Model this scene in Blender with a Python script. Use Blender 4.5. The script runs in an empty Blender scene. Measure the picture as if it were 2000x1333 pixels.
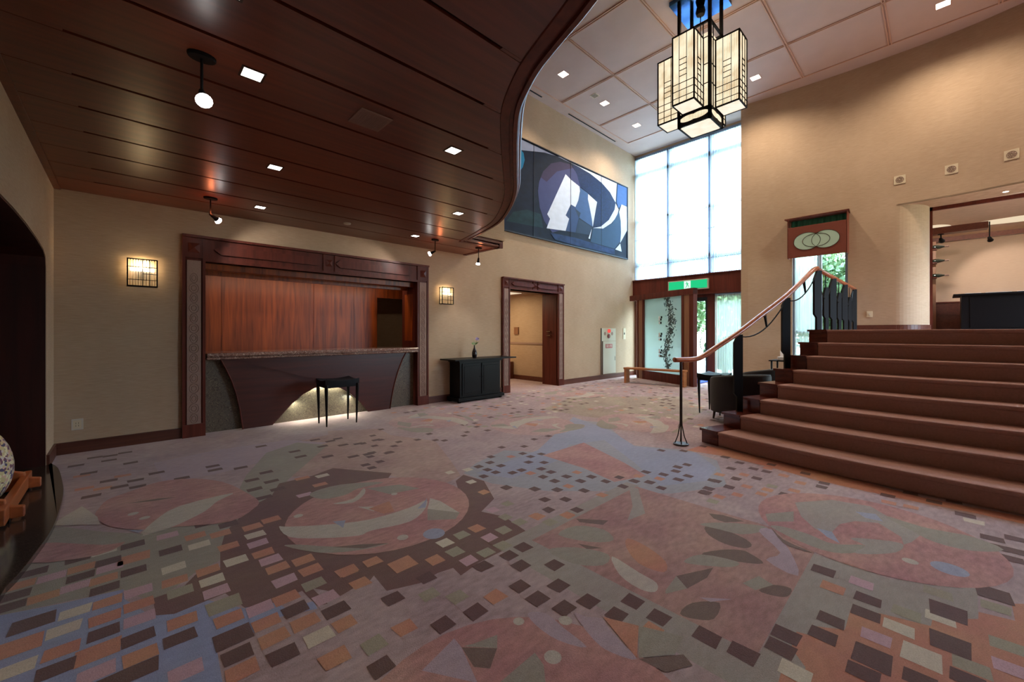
import bpy, bmesh, math, random
from mathutils import Vector, Matrix
random.seed(7)
PI = math.pi
scene = bpy.context.scene
COL = scene.collection

# ------------------------------------------------------------ render look
scene.render.engine = 'CYCLES'
scene.view_settings.view_transform = 'Standard'
scene.view_settings.look = 'None'
scene.view_settings.gamma = 1.0
scene.view_settings.use_curve_mapping = False
scene.view_settings.exposure = 0.0
scene.cycles.max_bounces = 10
scene.cycles.diffuse_bounces = 5
scene.cycles.glossy_bounces = 4
scene.cycles.transmission_bounces = 6
scene.cycles.transparent_max_bounces = 12
scene.cycles.sample_clamp_indirect = 6.0
scene.cycles.caustics_reflective = False
scene.cycles.caustics_refractive = False
scene.cycles.use_denoising = True

# ------------------------------------------------------------ materials
def srgb(r, g, b):
    def f(c):
        c /= 255.0
        return c/12.92 if c <= 0.04045 else ((c+0.055)/1.055)**2.4
    return (f(r), f(g), f(b), 1.0)

MATS = {}
def new_mat(name):
    m = bpy.data.materials.new(name)
    m.use_nodes = True
    nt = m.node_tree
    nt.nodes.clear()
    out = nt.nodes.new('ShaderNodeOutputMaterial')
    MATS[name] = m
    return m, nt, out

def N(nt, kind, **kw):
    n = nt.nodes.new(kind)
    for k, v in kw.items():
        if k in n.inputs.keys():
            n.inputs[k].default_value = v
        else:
            setattr(n, k, v)
    return n

def princ(name, col, rough=0.5, metal=0.0, noise=None, bump=None, coat=0.0, col2=None, spec=0.5):
    """noise = (scale vector, amount 0..1): colour varies towards col2; bump = (scale vector, strength)"""
    m, nt, out = new_mat(name)
    b = N(nt, 'ShaderNodeBsdfPrincipled')
    b.inputs['Roughness'].default_value = rough
    b.inputs['Metallic'].default_value = metal
    b.inputs['Coat Weight'].default_value = coat
    b.inputs['Coat Roughness'].default_value = 0.12
    b.inputs['Specular IOR Level'].default_value = spec
    b.inputs['Base Color'].default_value = col
    tc = N(nt, 'ShaderNodeTexCoord')
    if noise:
        mp = N(nt, 'ShaderNodeMapping'); mp.inputs['Scale'].default_value = noise[0]
        nz = N(nt, 'ShaderNodeTexNoise'); nz.inputs['Scale'].default_value = 1.0
        nz.inputs['Detail'].default_value = 5.0
        rp = N(nt, 'ShaderNodeValToRGB')
        c2 = col2 or tuple(c*0.55 for c in col[:3])+(1,)
        lo = 0.5-0.5*(1-noise[1])*0.5
        rp.color_ramp.elements[0].position = 0.3; rp.color_ramp.elements[0].color = c2
        rp.color_ramp.elements[1].position = 0.7; rp.color_ramp.elements[1].color = col
        mx = N(nt, 'ShaderNodeMixRGB'); mx.inputs[0].default_value = noise[1]
        mx.inputs[1].default_value = col
        nt.links.new(tc.outputs['Object'], mp.inputs[0]); nt.links.new(mp.outputs[0], nz.inputs['Vector'])
        nt.links.new(nz.outputs[0], rp.inputs[0]); nt.links.new(rp.outputs[0], mx.inputs[2])
        nt.links.new(mx.outputs[0], b.inputs['Base Color'])
    if bump:
        mp = N(nt, 'ShaderNodeMapping'); mp.inputs['Scale'].default_value = bump[0]
        nz = N(nt, 'ShaderNodeTexNoise'); nz.inputs['Scale'].default_value = 1.0
        nz.inputs['Detail'].default_value = 3.0
        bp = N(nt, 'ShaderNodeBump'); bp.inputs['Strength'].default_value = bump[1]
        bp.inputs['Distance'].default_value = 0.01
        nt.links.new(tc.outputs['Object'], mp.inputs[0]); nt.links.new(mp.outputs[0], nz.inputs['Vector'])
        nt.links.new(nz.outputs[0], bp.inputs['Height']); nt.links.new(bp.outputs[0], b.inputs['Normal'])
    nt.links.new(b.outputs[0], out.inputs[0])
    return m

def emit(name, col, strength):
    m, nt, out = new_mat(name)
    e = N(nt, 'ShaderNodeEmission'); e.inputs[0].default_value = col; e.inputs[1].default_value = strength
    nt.links.new(e.outputs[0], out.inputs[0])
    return m

# wall covering: woven cloth paper with fine horizontal threads, seams between drops
def wall_cloth(name, c1, c2):
    m, nt, out = new_mat(name)
    b = N(nt, 'ShaderNodeBsdfPrincipled'); b.inputs['Roughness'].default_value = 0.85
    b.inputs['Specular IOR Level'].default_value = 0.25
    tc = N(nt, 'ShaderNodeTexCoord')
    mp = N(nt, 'ShaderNodeMapping'); mp.inputs['Scale'].default_value = (9, 9, 160)
    nz = N(nt, 'ShaderNodeTexNoise'); nz.inputs['Scale'].default_value = 1.0; nz.inputs['Detail'].default_value = 4
    mp2 = N(nt, 'ShaderNodeMapping'); mp2.inputs['Scale'].default_value = (1.1, 1.1, 0.9)
    nz2 = N(nt, 'ShaderNodeTexNoise'); nz2.inputs['Scale'].default_value = 1.0; nz2.inputs['Detail'].default_value = 3
    add = N(nt, 'ShaderNodeMath', operation='MULTIPLY_ADD'); add.inputs[1].default_value = 0.6
    sc = N(nt, 'ShaderNodeMath', operation='MULTIPLY'); sc.inputs[1].default_value = 0.45
    rp = N(nt, 'ShaderNodeValToRGB')
    rp.color_ramp.elements[0].position = 0.3; rp.color_ramp.elements[0].color = c2
    rp.color_ramp.elements[1].position = 0.72; rp.color_ramp.elements[1].color = c1
    bp = N(nt, 'ShaderNodeBump'); bp.inputs['Strength'].default_value = 0.25; bp.inputs['Distance'].default_value = 0.004
    L = nt.links.new
    L(tc.outputs['Object'], mp.inputs[0]); L(mp.outputs[0], nz.inputs['Vector'])
    L(tc.outputs['Object'], mp2.inputs[0]); L(mp2.outputs[0], nz2.inputs['Vector'])
    L(nz2.outputs[0], sc.inputs[0]); L(nz.outputs[0], add.inputs[0]); L(sc.outputs[0], add.inputs[2])
    L(add.outputs[0], rp.inputs[0]); L(rp.outputs[0], b.inputs['Base Color'])
    L(nz.outputs[0], bp.inputs['Height']); L(bp.outputs[0], b.inputs['Normal'])
    L(b.outputs[0], out.inputs[0])
    return m

# polished wood: long grain along one axis
def wood(name, c1, c2, axis='x', rough=0.3, coat=0.0, scale=1.0, spec=0.5):
    s = {'x': (1.2, 22, 22), 'y': (22, 1.2, 22), 'z': (14, 14, 0.9)}[axis]
    m, nt, out = new_mat(name)
    b = N(nt, 'ShaderNodeBsdfPrincipled'); b.inputs['Roughness'].default_value = rough
    b.inputs['Coat Weight'].default_value = coat; b.inputs['Coat Roughness'].default_value = 0.15
    b.inputs['Specular IOR Level'].default_value = spec
    tc = N(nt, 'ShaderNodeTexCoord')
    mp = N(nt, 'ShaderNodeMapping'); mp.inputs['Scale'].default_value = tuple(v*scale for v in s)
    nz = N(nt, 'ShaderNodeTexNoise'); nz.inputs['Scale'].default_value = 1.0
    nz.inputs['Detail'].default_value = 7; nz.inputs['Distortion'].default_value = 0.6
    rp = N(nt, 'ShaderNodeValToRGB')
    rp.color_ramp.elements[0].position = 0.32; rp.color_ramp.elements[0].color = c2
    rp.color_ramp.elements[1].position = 0.68; rp.color_ramp.elements[1].color = c1
    bp = N(nt, 'ShaderNodeBump'); bp.inputs['Strength'].default_value = 0.05; bp.inputs['Distance'].default_value = 0.003
    L = nt.links.new
    L(tc.outputs['Object'], mp.inputs[0]); L(mp.outputs[0], nz.inputs['Vector'])
    L(nz.outputs[0], rp.inputs[0]); L(rp.outputs[0], b.inputs['Base Color'])
    L(nz.outputs[0], bp.inputs['Height']); L(bp.outputs[0], b.inputs['Normal'])
    L(b.outputs[0], out.inputs[0])
    return m

def marble(name, base, vein, dark, scale, rough=0.25):
    m, nt, out = new_mat(name)
    b = N(nt, 'ShaderNodeBsdfPrincipled'); b.inputs['Roughness'].default_value = rough
    tc = N(nt, 'ShaderNodeTexCoord')
    nz = N(nt, 'ShaderNodeTexNoise'); nz.inputs['Scale'].default_value = scale; nz.inputs['Detail'].default_value = 9
    nz.inputs['Distortion'].default_value = 2.5
    rp = N(nt, 'ShaderNodeValToRGB')
    e = rp.color_ramp.elements
    e[0].position = 0.35; e[0].color = dark
    e[1].position = 0.62; e[1].color = base
    for p, c in ((0.485, base), (0.505, vein), (0.525, dark)):
        k = e.new(p); k.color = c
    L = nt.links.new
    L(tc.outputs['Object'], nz.inputs['Vector']); L(nz.outputs[0], rp.inputs[0])
    L(rp.outputs[0], b.inputs['Base Color']); L(b.outputs[0], out.inputs[0])
    return m

def sheer(name, col, trans, glow=0.0):
    m, nt, out = new_mat(name)
    t = N(nt, 'ShaderNodeBsdfTransparent'); t.inputs[0].default_value = (1, 1, 1, 1)
    d = N(nt, 'ShaderNodeBsdfDiffuse'); d.inputs[0].default_value = col
    tl = N(nt, 'ShaderNodeBsdfTranslucent'); tl.inputs[0].default_value = col
    m1 = N(nt, 'ShaderNodeMixShader'); m1.inputs[0].default_value = 0.65
    m2 = N(nt, 'ShaderNodeMixShader'); m2.inputs[0].default_value = trans
    L = nt.links.new
    L(d.outputs[0], m1.inputs[1]); L(tl.outputs[0], m1.inputs[2])
    L(m1.outputs[0], m2.inputs[1]); L(t.outputs[0], m2.inputs[2])
    L(m2.outputs[0], out.inputs[0])
    return m

def glass(name, tint=(0.93, 0.98, 0.96, 1), refl=0.06, rough=0.03):
    m, nt, out = new_mat(name)
    t = N(nt, 'ShaderNodeBsdfTransparent'); t.inputs[0].default_value = tint
    g = N(nt, 'ShaderNodeBsdfGlossy'); g.inputs['Roughness'].default_value = rough
    mx = N(nt, 'ShaderNodeMixShader'); mx.inputs[0].default_value = refl
    L = nt.links.new
    L(t.outputs[0], mx.inputs[1]); L(g.outputs[0], mx.inputs[2]); L(mx.outputs[0], out.inputs[0])
    return m

# ribbed glass lit from within: rods (stripes along the two horizontal axes) vary the glow
def rod_glass(name, c1, c2, strength, freq=170.0):
    m, nt, out = new_mat(name)
    tc = N(nt, 'ShaderNodeTexCoord'); sp = N(nt, 'ShaderNodeSeparateXYZ')
    ad = N(nt, 'ShaderNodeMath', operation='ADD')
    ml = N(nt, 'ShaderNodeMath', operation='MULTIPLY'); ml.inputs[1].default_value = freq
    sn = N(nt, 'ShaderNodeMath', operation='SINE')
    nz = N(nt, 'ShaderNodeTexNoise'); nz.inputs['Scale'].default_value = 5.0
    mm = N(nt, 'ShaderNodeMath', operation='MULTIPLY_ADD'); mm.inputs[1].default_value = 0.22
    rp = N(nt, 'ShaderNodeValToRGB')
    rp.color_ramp.elements[0].position = 0.2; rp.color_ramp.elements[0].color = c2
    rp.color_ramp.elements[1].position = 0.6; rp.color_ramp.elements[1].color = c1
    e = N(nt, 'ShaderNodeEmission'); e.inputs[1].default_value = strength
    g = N(nt, 'ShaderNodeBsdfGlossy'); g.inputs['Roughness'].default_value = 0.2
    mx = N(nt, 'ShaderNodeMixShader'); mx.inputs[0].default_value = 0.08
    L = nt.links.new
    L(tc.outputs['Object'], sp.inputs[0]); L(sp.outputs[0], ad.inputs[0]); L(sp.outputs[1], ad.inputs[1])
    L(ad.outputs[0], ml.inputs[0]); L(ml.outputs[0], sn.inputs[0]); L(sn.outputs[0], mm.inputs[0])
    L(tc.outputs['Object'], nz.inputs['Vector']); L(nz.outputs[0], mm.inputs[2])
    L(mm.outputs[0], rp.inputs[0]); L(rp.outputs[0], e.inputs[0])
    L(e.outputs[0], mx.inputs[1]); L(g.outputs[0], mx.inputs[2]); L(mx.outputs[0], out.inputs[0])
    return m

def carpet_mat(name, col, amt=0.5, scale=14.0):
    m, nt, out = new_mat(name)
    b = N(nt, 'ShaderNodeBsdfPrincipled'); b.inputs['Roughness'].default_value = 0.95
    b.inputs['Specular IOR Level'].default_value = 0.1
    b.inputs['Sheen Weight'].default_value = 0.15
    tc = N(nt, 'ShaderNodeTexCoord')
    n1 = N(nt, 'ShaderNodeTexNoise'); n1.inputs['Scale'].default_value = 2.2; n1.inputs['Detail'].default_value = 4
    n2 = N(nt, 'ShaderNodeTexNoise'); n2.inputs['Scale'].default_value = 190.0; n2.inputs['Detail'].default_value = 2
    mp = N(nt, 'ShaderNodeMapping'); mp.inputs['Scale'].default_value = (scale, scale*2.4, 1)
    mp.inputs['Rotation'].default_value = (0, 0, 0.8)
    n3 = N(nt, 'ShaderNodeTexNoise'); n3.inputs['Scale'].default_value = 1.0; n3.inputs['Detail'].default_value = 5
    hv = N(nt, 'ShaderNodeHueSaturation'); hv.inputs['Color'].default_value = col
    a1 = N(nt, 'ShaderNodeMath', operation='MULTIPLY_ADD'); a1.inputs[1].default_value = amt*0.9
    a2 = N(nt, 'ShaderNodeMath', operation='MULTIPLY_ADD'); a2.inputs[1].default_value = amt*1.1
    a3 = N(nt, 'ShaderNodeMath', operation='MULTIPLY_ADD'); a3.inputs[1].default_value = 0.55
    a1.inputs[2].default_value = 1.0 - amt*0.45 - amt*0.55 - 0.275
    hh = N(nt, 'ShaderNodeMath', operation='MULTIPLY_ADD'); hh.inputs[1].default_value = 0.08; hh.inputs[2].default_value = 0.46
    bp = N(nt, 'ShaderNodeBump'); bp.inputs['Strength'].default_value = 0.4; bp.inputs['Distance'].default_value = 0.004
    L = nt.links.new
    L(tc.outputs['Object'], n1.inputs['Vector']); L(tc.outputs['Object'], n2.inputs['Vector'])
    L(tc.outputs['Object'], mp.inputs[0]); L(mp.outputs[0], n3.inputs['Vector'])
    L(n1.outputs[0], a1.inputs[0]); L(n3.outputs[0], a2.inputs[0]); L(a1.outputs[0], a2.inputs[2])
    L(n2.outputs[0], a3.inputs[0]); L(a2.outputs[0], a3.inputs[2])
    L(n1.outputs[0], hh.inputs[0]); L(hh.outputs[0], hv.inputs['Hue'])
    L(a3.outputs[0], hv.inputs['Value']); L(hv.outputs[0], b.inputs['Base Color'])
    L(n2.outputs[0], bp.inputs['Height']); L(bp.outputs[0], b.inputs['Normal'])
    L(b.outputs[0], out.inputs[0])
    return m

# ------------------------------------------------------------ mesh building (world coordinates)
ORIGIN = {}
class MB:
    def __init__(s):
        s.v = []; s.f = []; s.mi = []
    def add(s, verts, faces, mi=0):
        o = len(s.v)
        s.v += [tuple(v) for v in verts]
        s.f += [tuple(i+o for i in f) for f in faces]
        s.mi += [mi]*len(faces)
        return s
    def box(s, x0, x1, y0, y1, z0, z1, mi=0):
        v = [(x0,y0,z0),(x1,y0,z0),(x1,y1,z0),(x0,y1,z0),(x0,y0,z1),(x1,y0,z1),(x1,y1,z1),(x0,y1,z1)]
        return s.add(v, [(0,3,2,1),(4,5,6,7),(0,1,5,4),(1,2,6,5),(2,3,7,6),(3,0,4,7)], mi)
    def obox(s, c, ux, hx, hy, z0, z1, mi=0):
        """box centred on c=(x,y), long axis direction ux (2D unit), half sizes hx, hy"""
        n = (-ux[1], ux[0])
        p = []
        for z in (z0, z1):
            for a, b in ((-1,-1),(1,-1),(1,1),(-1,1)):
                p.append((c[0]+a*hx*ux[0]+b*hy*n[0], c[1]+a*hx*ux[1]+b*hy*n[1], z))
        return s.add(p, [(0,3,2,1),(4,5,6,7),(0,1,5,4),(1,2,6,5),(2,3,7,6),(3,0,4,7)], mi)
    def prism(s, poly, z0, z1, mi=0):
        n = len(poly)
        v = [(x,y,z0) for x,y in poly]+[(x,y,z1) for x,y in poly]
        f = [tuple(reversed(range(n))), tuple(range(n,2*n))]+[(i,(i+1)%n,(i+1)%n+n,i+n) for i in range(n)]
        return s.add(v, f, mi)
    def prism_xz(s, poly, y0, y1, mi=0):
        n = len(poly)
        v = [(x,y0,z) for x,z in poly]+[(x,y1,z) for x,z in poly]
        f = [tuple(range(n)), tuple(reversed(range(n,2*n)))]+[(i,i+n,(i+1)%n+n,(i+1)%n) for i in range(n)]
        return s.add(v, f, mi)
    def prism_yz(s, poly, x0, x1, mi=0):
        n = len(poly)
        v = [(x0,y,z) for y,z in poly]+[(x1,y,z) for y,z in poly]
        f = [tuple(range(n)), tuple(reversed(range(n,2*n)))]+[(i,i+n,(i+1)%n+n,(i+1)%n) for i in range(n)]
        return s.add(v, f, mi)
    def cyl(s, p0, p1, r0, r1=None, n=16, mi=0):
        r1 = r0 if r1 is None else r1
        return s.tube([p0, p1], [r0, r1], n, mi)
    def tube(s, pts, r, n=10, mi=0, cap=True, flat=1.0):
        pts = [Vector(p) for p in pts]
        rs = r if isinstance(r, (list, tuple)) else [r]*len(pts)
        v = []; f = []
        up = None
        for i, p in enumerate(pts):
            d = (pts[min(i+1,len(pts)-1)]-pts[max(i-1,0)]).normalized()
            if up is None:
                up = Vector((0,0,1)) if abs(d.z) < 0.95 else Vector((1,0,0))
            a = d.cross(up).normalized(); b = a.cross(d).normalized()
            up = b
            for k in range(n):
                t = 2*PI*k/n
                v.append(p + a*math.cos(t)*rs[i] + b*math.sin(t)*rs[i]*flat)
        for i in range(len(pts)-1):
            for k in range(n):
                f.append((i*n+k, i*n+(k+1)%n, (i+1)*n+(k+1)%n, (i+1)*n+k))
        if cap:
            f.append(tuple(reversed(range(n)))); f.append(tuple(range((len(pts)-1)*n, len(pts)*n)))
        return s.add(v, f, mi)
    def lathe(s, prof, c, n=24, mi=0, sy=1.0):
        v = []; f = []
        for r, z in prof:
            for k in range(n):
                t = 2*PI*k/n
                v.append((c[0]+r*math.cos(t), c[1]+r*sy*math.sin(t), c[2]+z))
        for i in range(len(prof)-1):
            for k in range(n):
                f.append((i*n+k, i*n+(k+1)%n, (i+1)*n+(k+1)%n, (i+1)*n+k))
        f.append(tuple(reversed(range(n)))); f.append(tuple(range((len(prof)-1)*n, len(prof)*n)))
        return s.add(v, f, mi)
    def quad(s, a, b, c, d, mi=0):
        return s.add([a,b,c,d], [(0,1,2,3)], mi)

def mesh_obj(name, mb, mats, parent=None, bevel=0.0, smooth=False, recalc=True, angle=None):
    off = ORIGIN[parent.name] if parent else Vector((0,0,0))
    me = bpy.data.meshes.new(name)
    me.from_pydata([(v[0]-off.x, v[1]-off.y, v[2]-off.z) for v in mb.v], [], mb.f)
    mats = mats if isinstance(mats, (list, tuple)) else [mats]
    for m in mats: me.materials.append(MATS[m])
    for p, i in zip(me.polygons, mb.mi): p.material_index = i
    if recalc:
        bm = bmesh.new(); bm.from_mesh(me)
        bmesh.ops.recalc_face_normals(bm, faces=bm.faces)
        bm.to_mesh(me); bm.free()
    if smooth:
        for p in me.polygons: p.use_smooth = True
    me.update()
    o = bpy.data.objects.new(name, me)
    COL.objects.link(o)
    if smooth and angle is not None:
        pass
    if parent:
        o.parent = parent
    ORIGIN[o.name] = off.copy()
    if bevel:
        b = o.modifiers.new('edge', 'BEVEL'); b.width = bevel; b.segments = 2; b.limit_method = 'ANGLE'
        b.angle_limit = 0.7
    return o

def tag(o, label, cat, group=None, kind=None):
    o['label'] = label; o['category'] = cat
    if group: o['group'] = group
    if kind: o['kind'] = kind
    return o
def thing(name, label, cat, loc=(0,0,0), group=None):
    o = bpy.data.objects.new(name, None); COL.objects.link(o)
    o.empty_display_size = 0.1
    o.location = loc
    ORIGIN[o.name] = Vector(loc)
    return tag(o, label, cat, group)
def struct(name, mb, mats, parent=None, **kw):
    o = mesh_obj(name, mb, mats, parent, **kw)
    if not parent: o['kind'] = 'structure'
    return o
def sroot(name, loc=(0,0,0)):
    o = bpy.data.objects.new(name, None); COL.objects.link(o)
    o.location = loc; o['kind'] = 'structure'; ORIGIN[o.name] = Vector(loc)
    return o
def dup(root, loc, rz=0.0, label=None, group=None):
    r = root.copy(); COL.objects.link(r); r.location = loc; r.rotation_euler = (0,0,rz)
    if label: r['label'] = label
    if group: r['group'] = group
    for ch in list(root.children):
        c = ch.copy(); COL.objects.link(c); c.parent = r
        for g in list(ch.children):
            d = g.copy(); COL.objects.link(d); d.parent = c
    return r

def light(kind, name, loc, energy, col=(1,1,1), size=0.1, target=None, parent=None, spot=1.2, blend=0.6, size_y=None):
    d = bpy.data.lights.new(name, kind); d.energy = energy; d.color = col
    if kind == 'AREA':
        d.size = size
        if size_y: d.shape = 'RECTANGLE'; d.size_y = size_y
    elif kind == 'SPOT':
        d.shadow_soft_size = size; d.spot_size = spot; d.spot_blend = blend
    else:
        d.shadow_soft_size = size
    o = bpy.data.objects.new(name, d); COL.objects.link(o)
    o.location = loc
    if target is not None:
        v = Vector(target)-Vector(loc)
        o.rotation_euler = v.to_track_quat('-Z','Y').to_euler()
    return o

def lettering(name, text, size, mat, loc, rot, parent, extrude=0.0008):
    cu = bpy.data.curves.new(name, 'FONT'); cu.body = text; cu.size = size; cu.extrude = extrude
    cu.align_x = 'CENTER'; cu.align_y = 'CENTER'
    tmp = bpy.data.objects.new(name, cu); COL.objects.link(tmp)
    dg = bpy.context.evaluated_depsgraph_get()
    me = bpy.data.meshes.new_from_object(tmp.evaluated_get(dg))
    COL.objects.unlink(tmp); bpy.data.objects.remove(tmp)
    me.materials.clear(); me.materials.append(MATS[mat])
    o = bpy.data.objects.new(name, me); COL.objects.link(o)
    o.parent = parent
    off = ORIGIN[parent.name]
    o.location = (loc[0]-off.x, loc[1]-off.y, loc[2]-off.z); o.rotation_euler = rot
    return o

# ---- colours of the place
wall_cloth('wall_cloth', srgb(190,165,138), srgb(166,140,113))
wall_cloth('wall_cloth_pink', srgb(222,196,172), srgb(208,180,156))
princ('ceiling_paint', srgb(196,172,160), 0.8, noise=((3,3,3),0.15))
princ('ceiling_batten', srgb(196,160,138), 0.7)
wood('canopy_wood', srgb(108,48,28), srgb(84,35,21), 'x', rough=0.34, spec=0.6)
princ('canopy_gap', srgb(8,4,3), 0.9, spec=0.0)
wood('trim_wood', srgb(104,48,36), srgb(78,34,26), 'z', rough=0.42, spec=0.22)
wood('base_wood', srgb(96,50,34), srgb(78,38,26), 'x', rough=0.4)
wood('panel_wood', srgb(170,80,26), srgb(104,42,13), 'z', rough=0.4, scale=1.3)
wood('counter_wood', srgb(78,32,23), srgb(62,25,18), 'x', rough=0.35)
wood('dark_wood', srgb(62,26,20), srgb(42,18,14), 'z', rough=0.4)
wood('bench_wood', srgb(190,128,80), srgb(158,98,58), 'y', rough=0.4)
wood('rail_wood', srgb(196,108,62), srgb(160,78,42), 'x', rough=0.3, coat=0.15)
wood('stair_wood', srgb(112,50,34), srgb(84,36,26), 'y', rough=0.2, coat=0.4)
wood('tan_wood', srgb(150,104,74), srgb(124,84,60), 'z', rough=0.5)
wood('ornament_wood', srgb(170,92,48), srgb(136,66,34), 'y', rough=0.4)
marble('counter_marble', srgb(104,92,78), srgb(150,138,112), srgb(78,67,57), 17.0, 0.35)
marble('top_marble', srgb(150,116,104), srgb(220,196,180), srgb(110,78,68), 9.0, 0.1)
marble('hearth_marble', srgb(70,56,50), srgb(100,88,78), srgb(44,34,30), 40.0, 0.12)
princ('relief_panel', srgb(150,122,108), 0.7, bump=((60,60,60),0.3))
princ('relief_line', srgb(132,104,92), 0.6)
princ('black_lacquer', srgb(13,11,12), 0.4, spec=0.2)
princ('black_metal', srgb(15,11,11), 0.6, spec=0.12)
princ('bronze_metal', srgb(58,44,38), 0.4, metal=0.6)
princ('chrome', srgb(200,195,190), 0.15, metal=1.0)
princ('leather_dark', srgb(25,23,27), 0.6, bump=((120,120,120),0.2))
princ('stair_carpet', srgb(182,140,128), 0.95, noise=((60,60,60),0.3), bump=((300,300,300),0.6), spec=0.1)
princ('white_plastic', srgb(196,186,170), 0.5)
princ('plate_beige', srgb(206,190,160), 0.6)
princ('paper_white', srgb(232,230,232), 0.7)
princ('dark_slot', srgb(20,18,18), 0.9)
princ('grille_grey', srgb(140,112,100), 0.6, metal=0.2)
princ('mirror_blue_reflection', srgb(60,90,130), 0.08, metal=1.0)  # window's blue reflection is put into the metal colour
princ('frame_grey', srgb(120,136,160), 0.4, metal=0.3)
princ('frame_dark', srgb(30,30,36), 0.4, metal=0.3)
princ('vase_black', srgb(30,22,26), 0.2, coat=0.5)
princ('leaf_green', srgb(96,130,60), 0.5)
princ('petal_violet', srgb(176,160,214), 0.6)
princ('red_paint', srgb(190,50,44), 0.4)
princ('red_dark', srgb(120,26,30), 0.3)
princ('sign_red', srgb(165,40,44), 0.5)
princ('sign_white', srgb(230,225,215), 0.5)
princ('hydrant_grey', srgb(196,190,170), 0.5)
princ('mat_blue', srgb(24,56,150), 0.9)
princ('stone_out', srgb(150,150,140), 0.9, noise=((2,2,2),0.3))
princ('foliage', srgb(92,124,80), 0.7, noise=((4,4,4),0.8), col2=srgb(44,78,54))
princ('foliage_light', srgb(124,150,92), 0.7, noise=((3,3,3),0.8), col2=srgb(62,98,66))
princ('bark', srgb(80,66,54), 0.9)
princ('shade_red', srgb(116,52,31), 0.7, bump=((80,80,80),0.3))
princ('bottle_glass', srgb(30,40,32), 0.08, coat=0.5)
emit('lamp_white', (1.0,0.93,0.82,1), 7.0)
emit('lamp_bright', (1.0,0.95,0.92,1), 22.0)
emit('lamp_cove', (1.0,0.80,0.55,1), 0.85)
emit('tube_glow', (1.0,0.93,0.78,1), 7.0)
emit('sign_green', (0.02,0.62,0.24,1), 1.0)
emit('sign_glow_white', (0.75,1.0,0.85,1), 1.1)
emit('red_lamp', (1.0,0.12,0.10,1), 0.9)
rod_glass('rod_glass', (1.0,0.84,0.60,1), (0.50,0.35,0.18,1), 1.35, 260.0)
rod_glass('rod_glass_bottom', (1.0,0.88,0.72,1), (0.85,0.62,0.42,1), 1.2)
sheer('sheer_white', (0.80,0.89,0.98,1), 0.12)
sheer('sheer_low', (0.86,0.93,0.84,1), 0.68)
glass('window_glass')
glass('green_glass', (0.86,0.93,0.86,1), 0.05)
sheer('frosted_glass', (0.50,0.57,0.52,1), 0.10)
princ('reed_dark', srgb(84,102,102), 0.7)
princ('screen_glass_art', srgb(150,190,170), 0.4)

SKY = 40.0
EXPO = 0.0
# =================================================================== SETTING
YA = 6.43          # reception wall
XW = 11.38         # window wall
ZC = 2.83          # timber canopy underside
ZH = 6.73          # hall ceiling
ZP = 1.336         # upper floor level
XL = -0.545        # left wall

# --- floor with woven carpet ------------------------------------------------
CARPET = {'O2': srgb(166,136,124), 'base': srgb(164,140,138), 'W': srgb(176,164,150), 'W2': srgb(152,140,130), 'G': srgb(146,136,122),
          'G2': srgb(150,146,150), 'D': srgb(112,80,72), 'D2': srgb(114,92,82), 'O': srgb(176,120,98),
          'V': srgb(164,142,148), 'U': srgb(146,146,162), 'B': srgb(140,144,172), 'M': srgb(170,124,116),
          'M2': srgb(162,124,114), 'M3': srgb(172,140,134), 'A': srgb(156,138,122)}
for k, c in CARPET.items():
    carpet_mat('carpet_'+k, c, 0.72 if k in ('M','M2','base','A','M3','O2') else 0.32)
carpet_mat('carpet_tD', srgb(98,70,64), 0.25); carpet_mat('carpet_tO', srgb(180,126,100), 0.25)
carpet_mat('carpet_tG', srgb(150,140,120), 0.25); carpet_mat('carpet_tW', srgb(192,178,158), 0.25)
carpet_mat('carpet_tV', srgb(182,146,152), 0.25)
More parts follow.
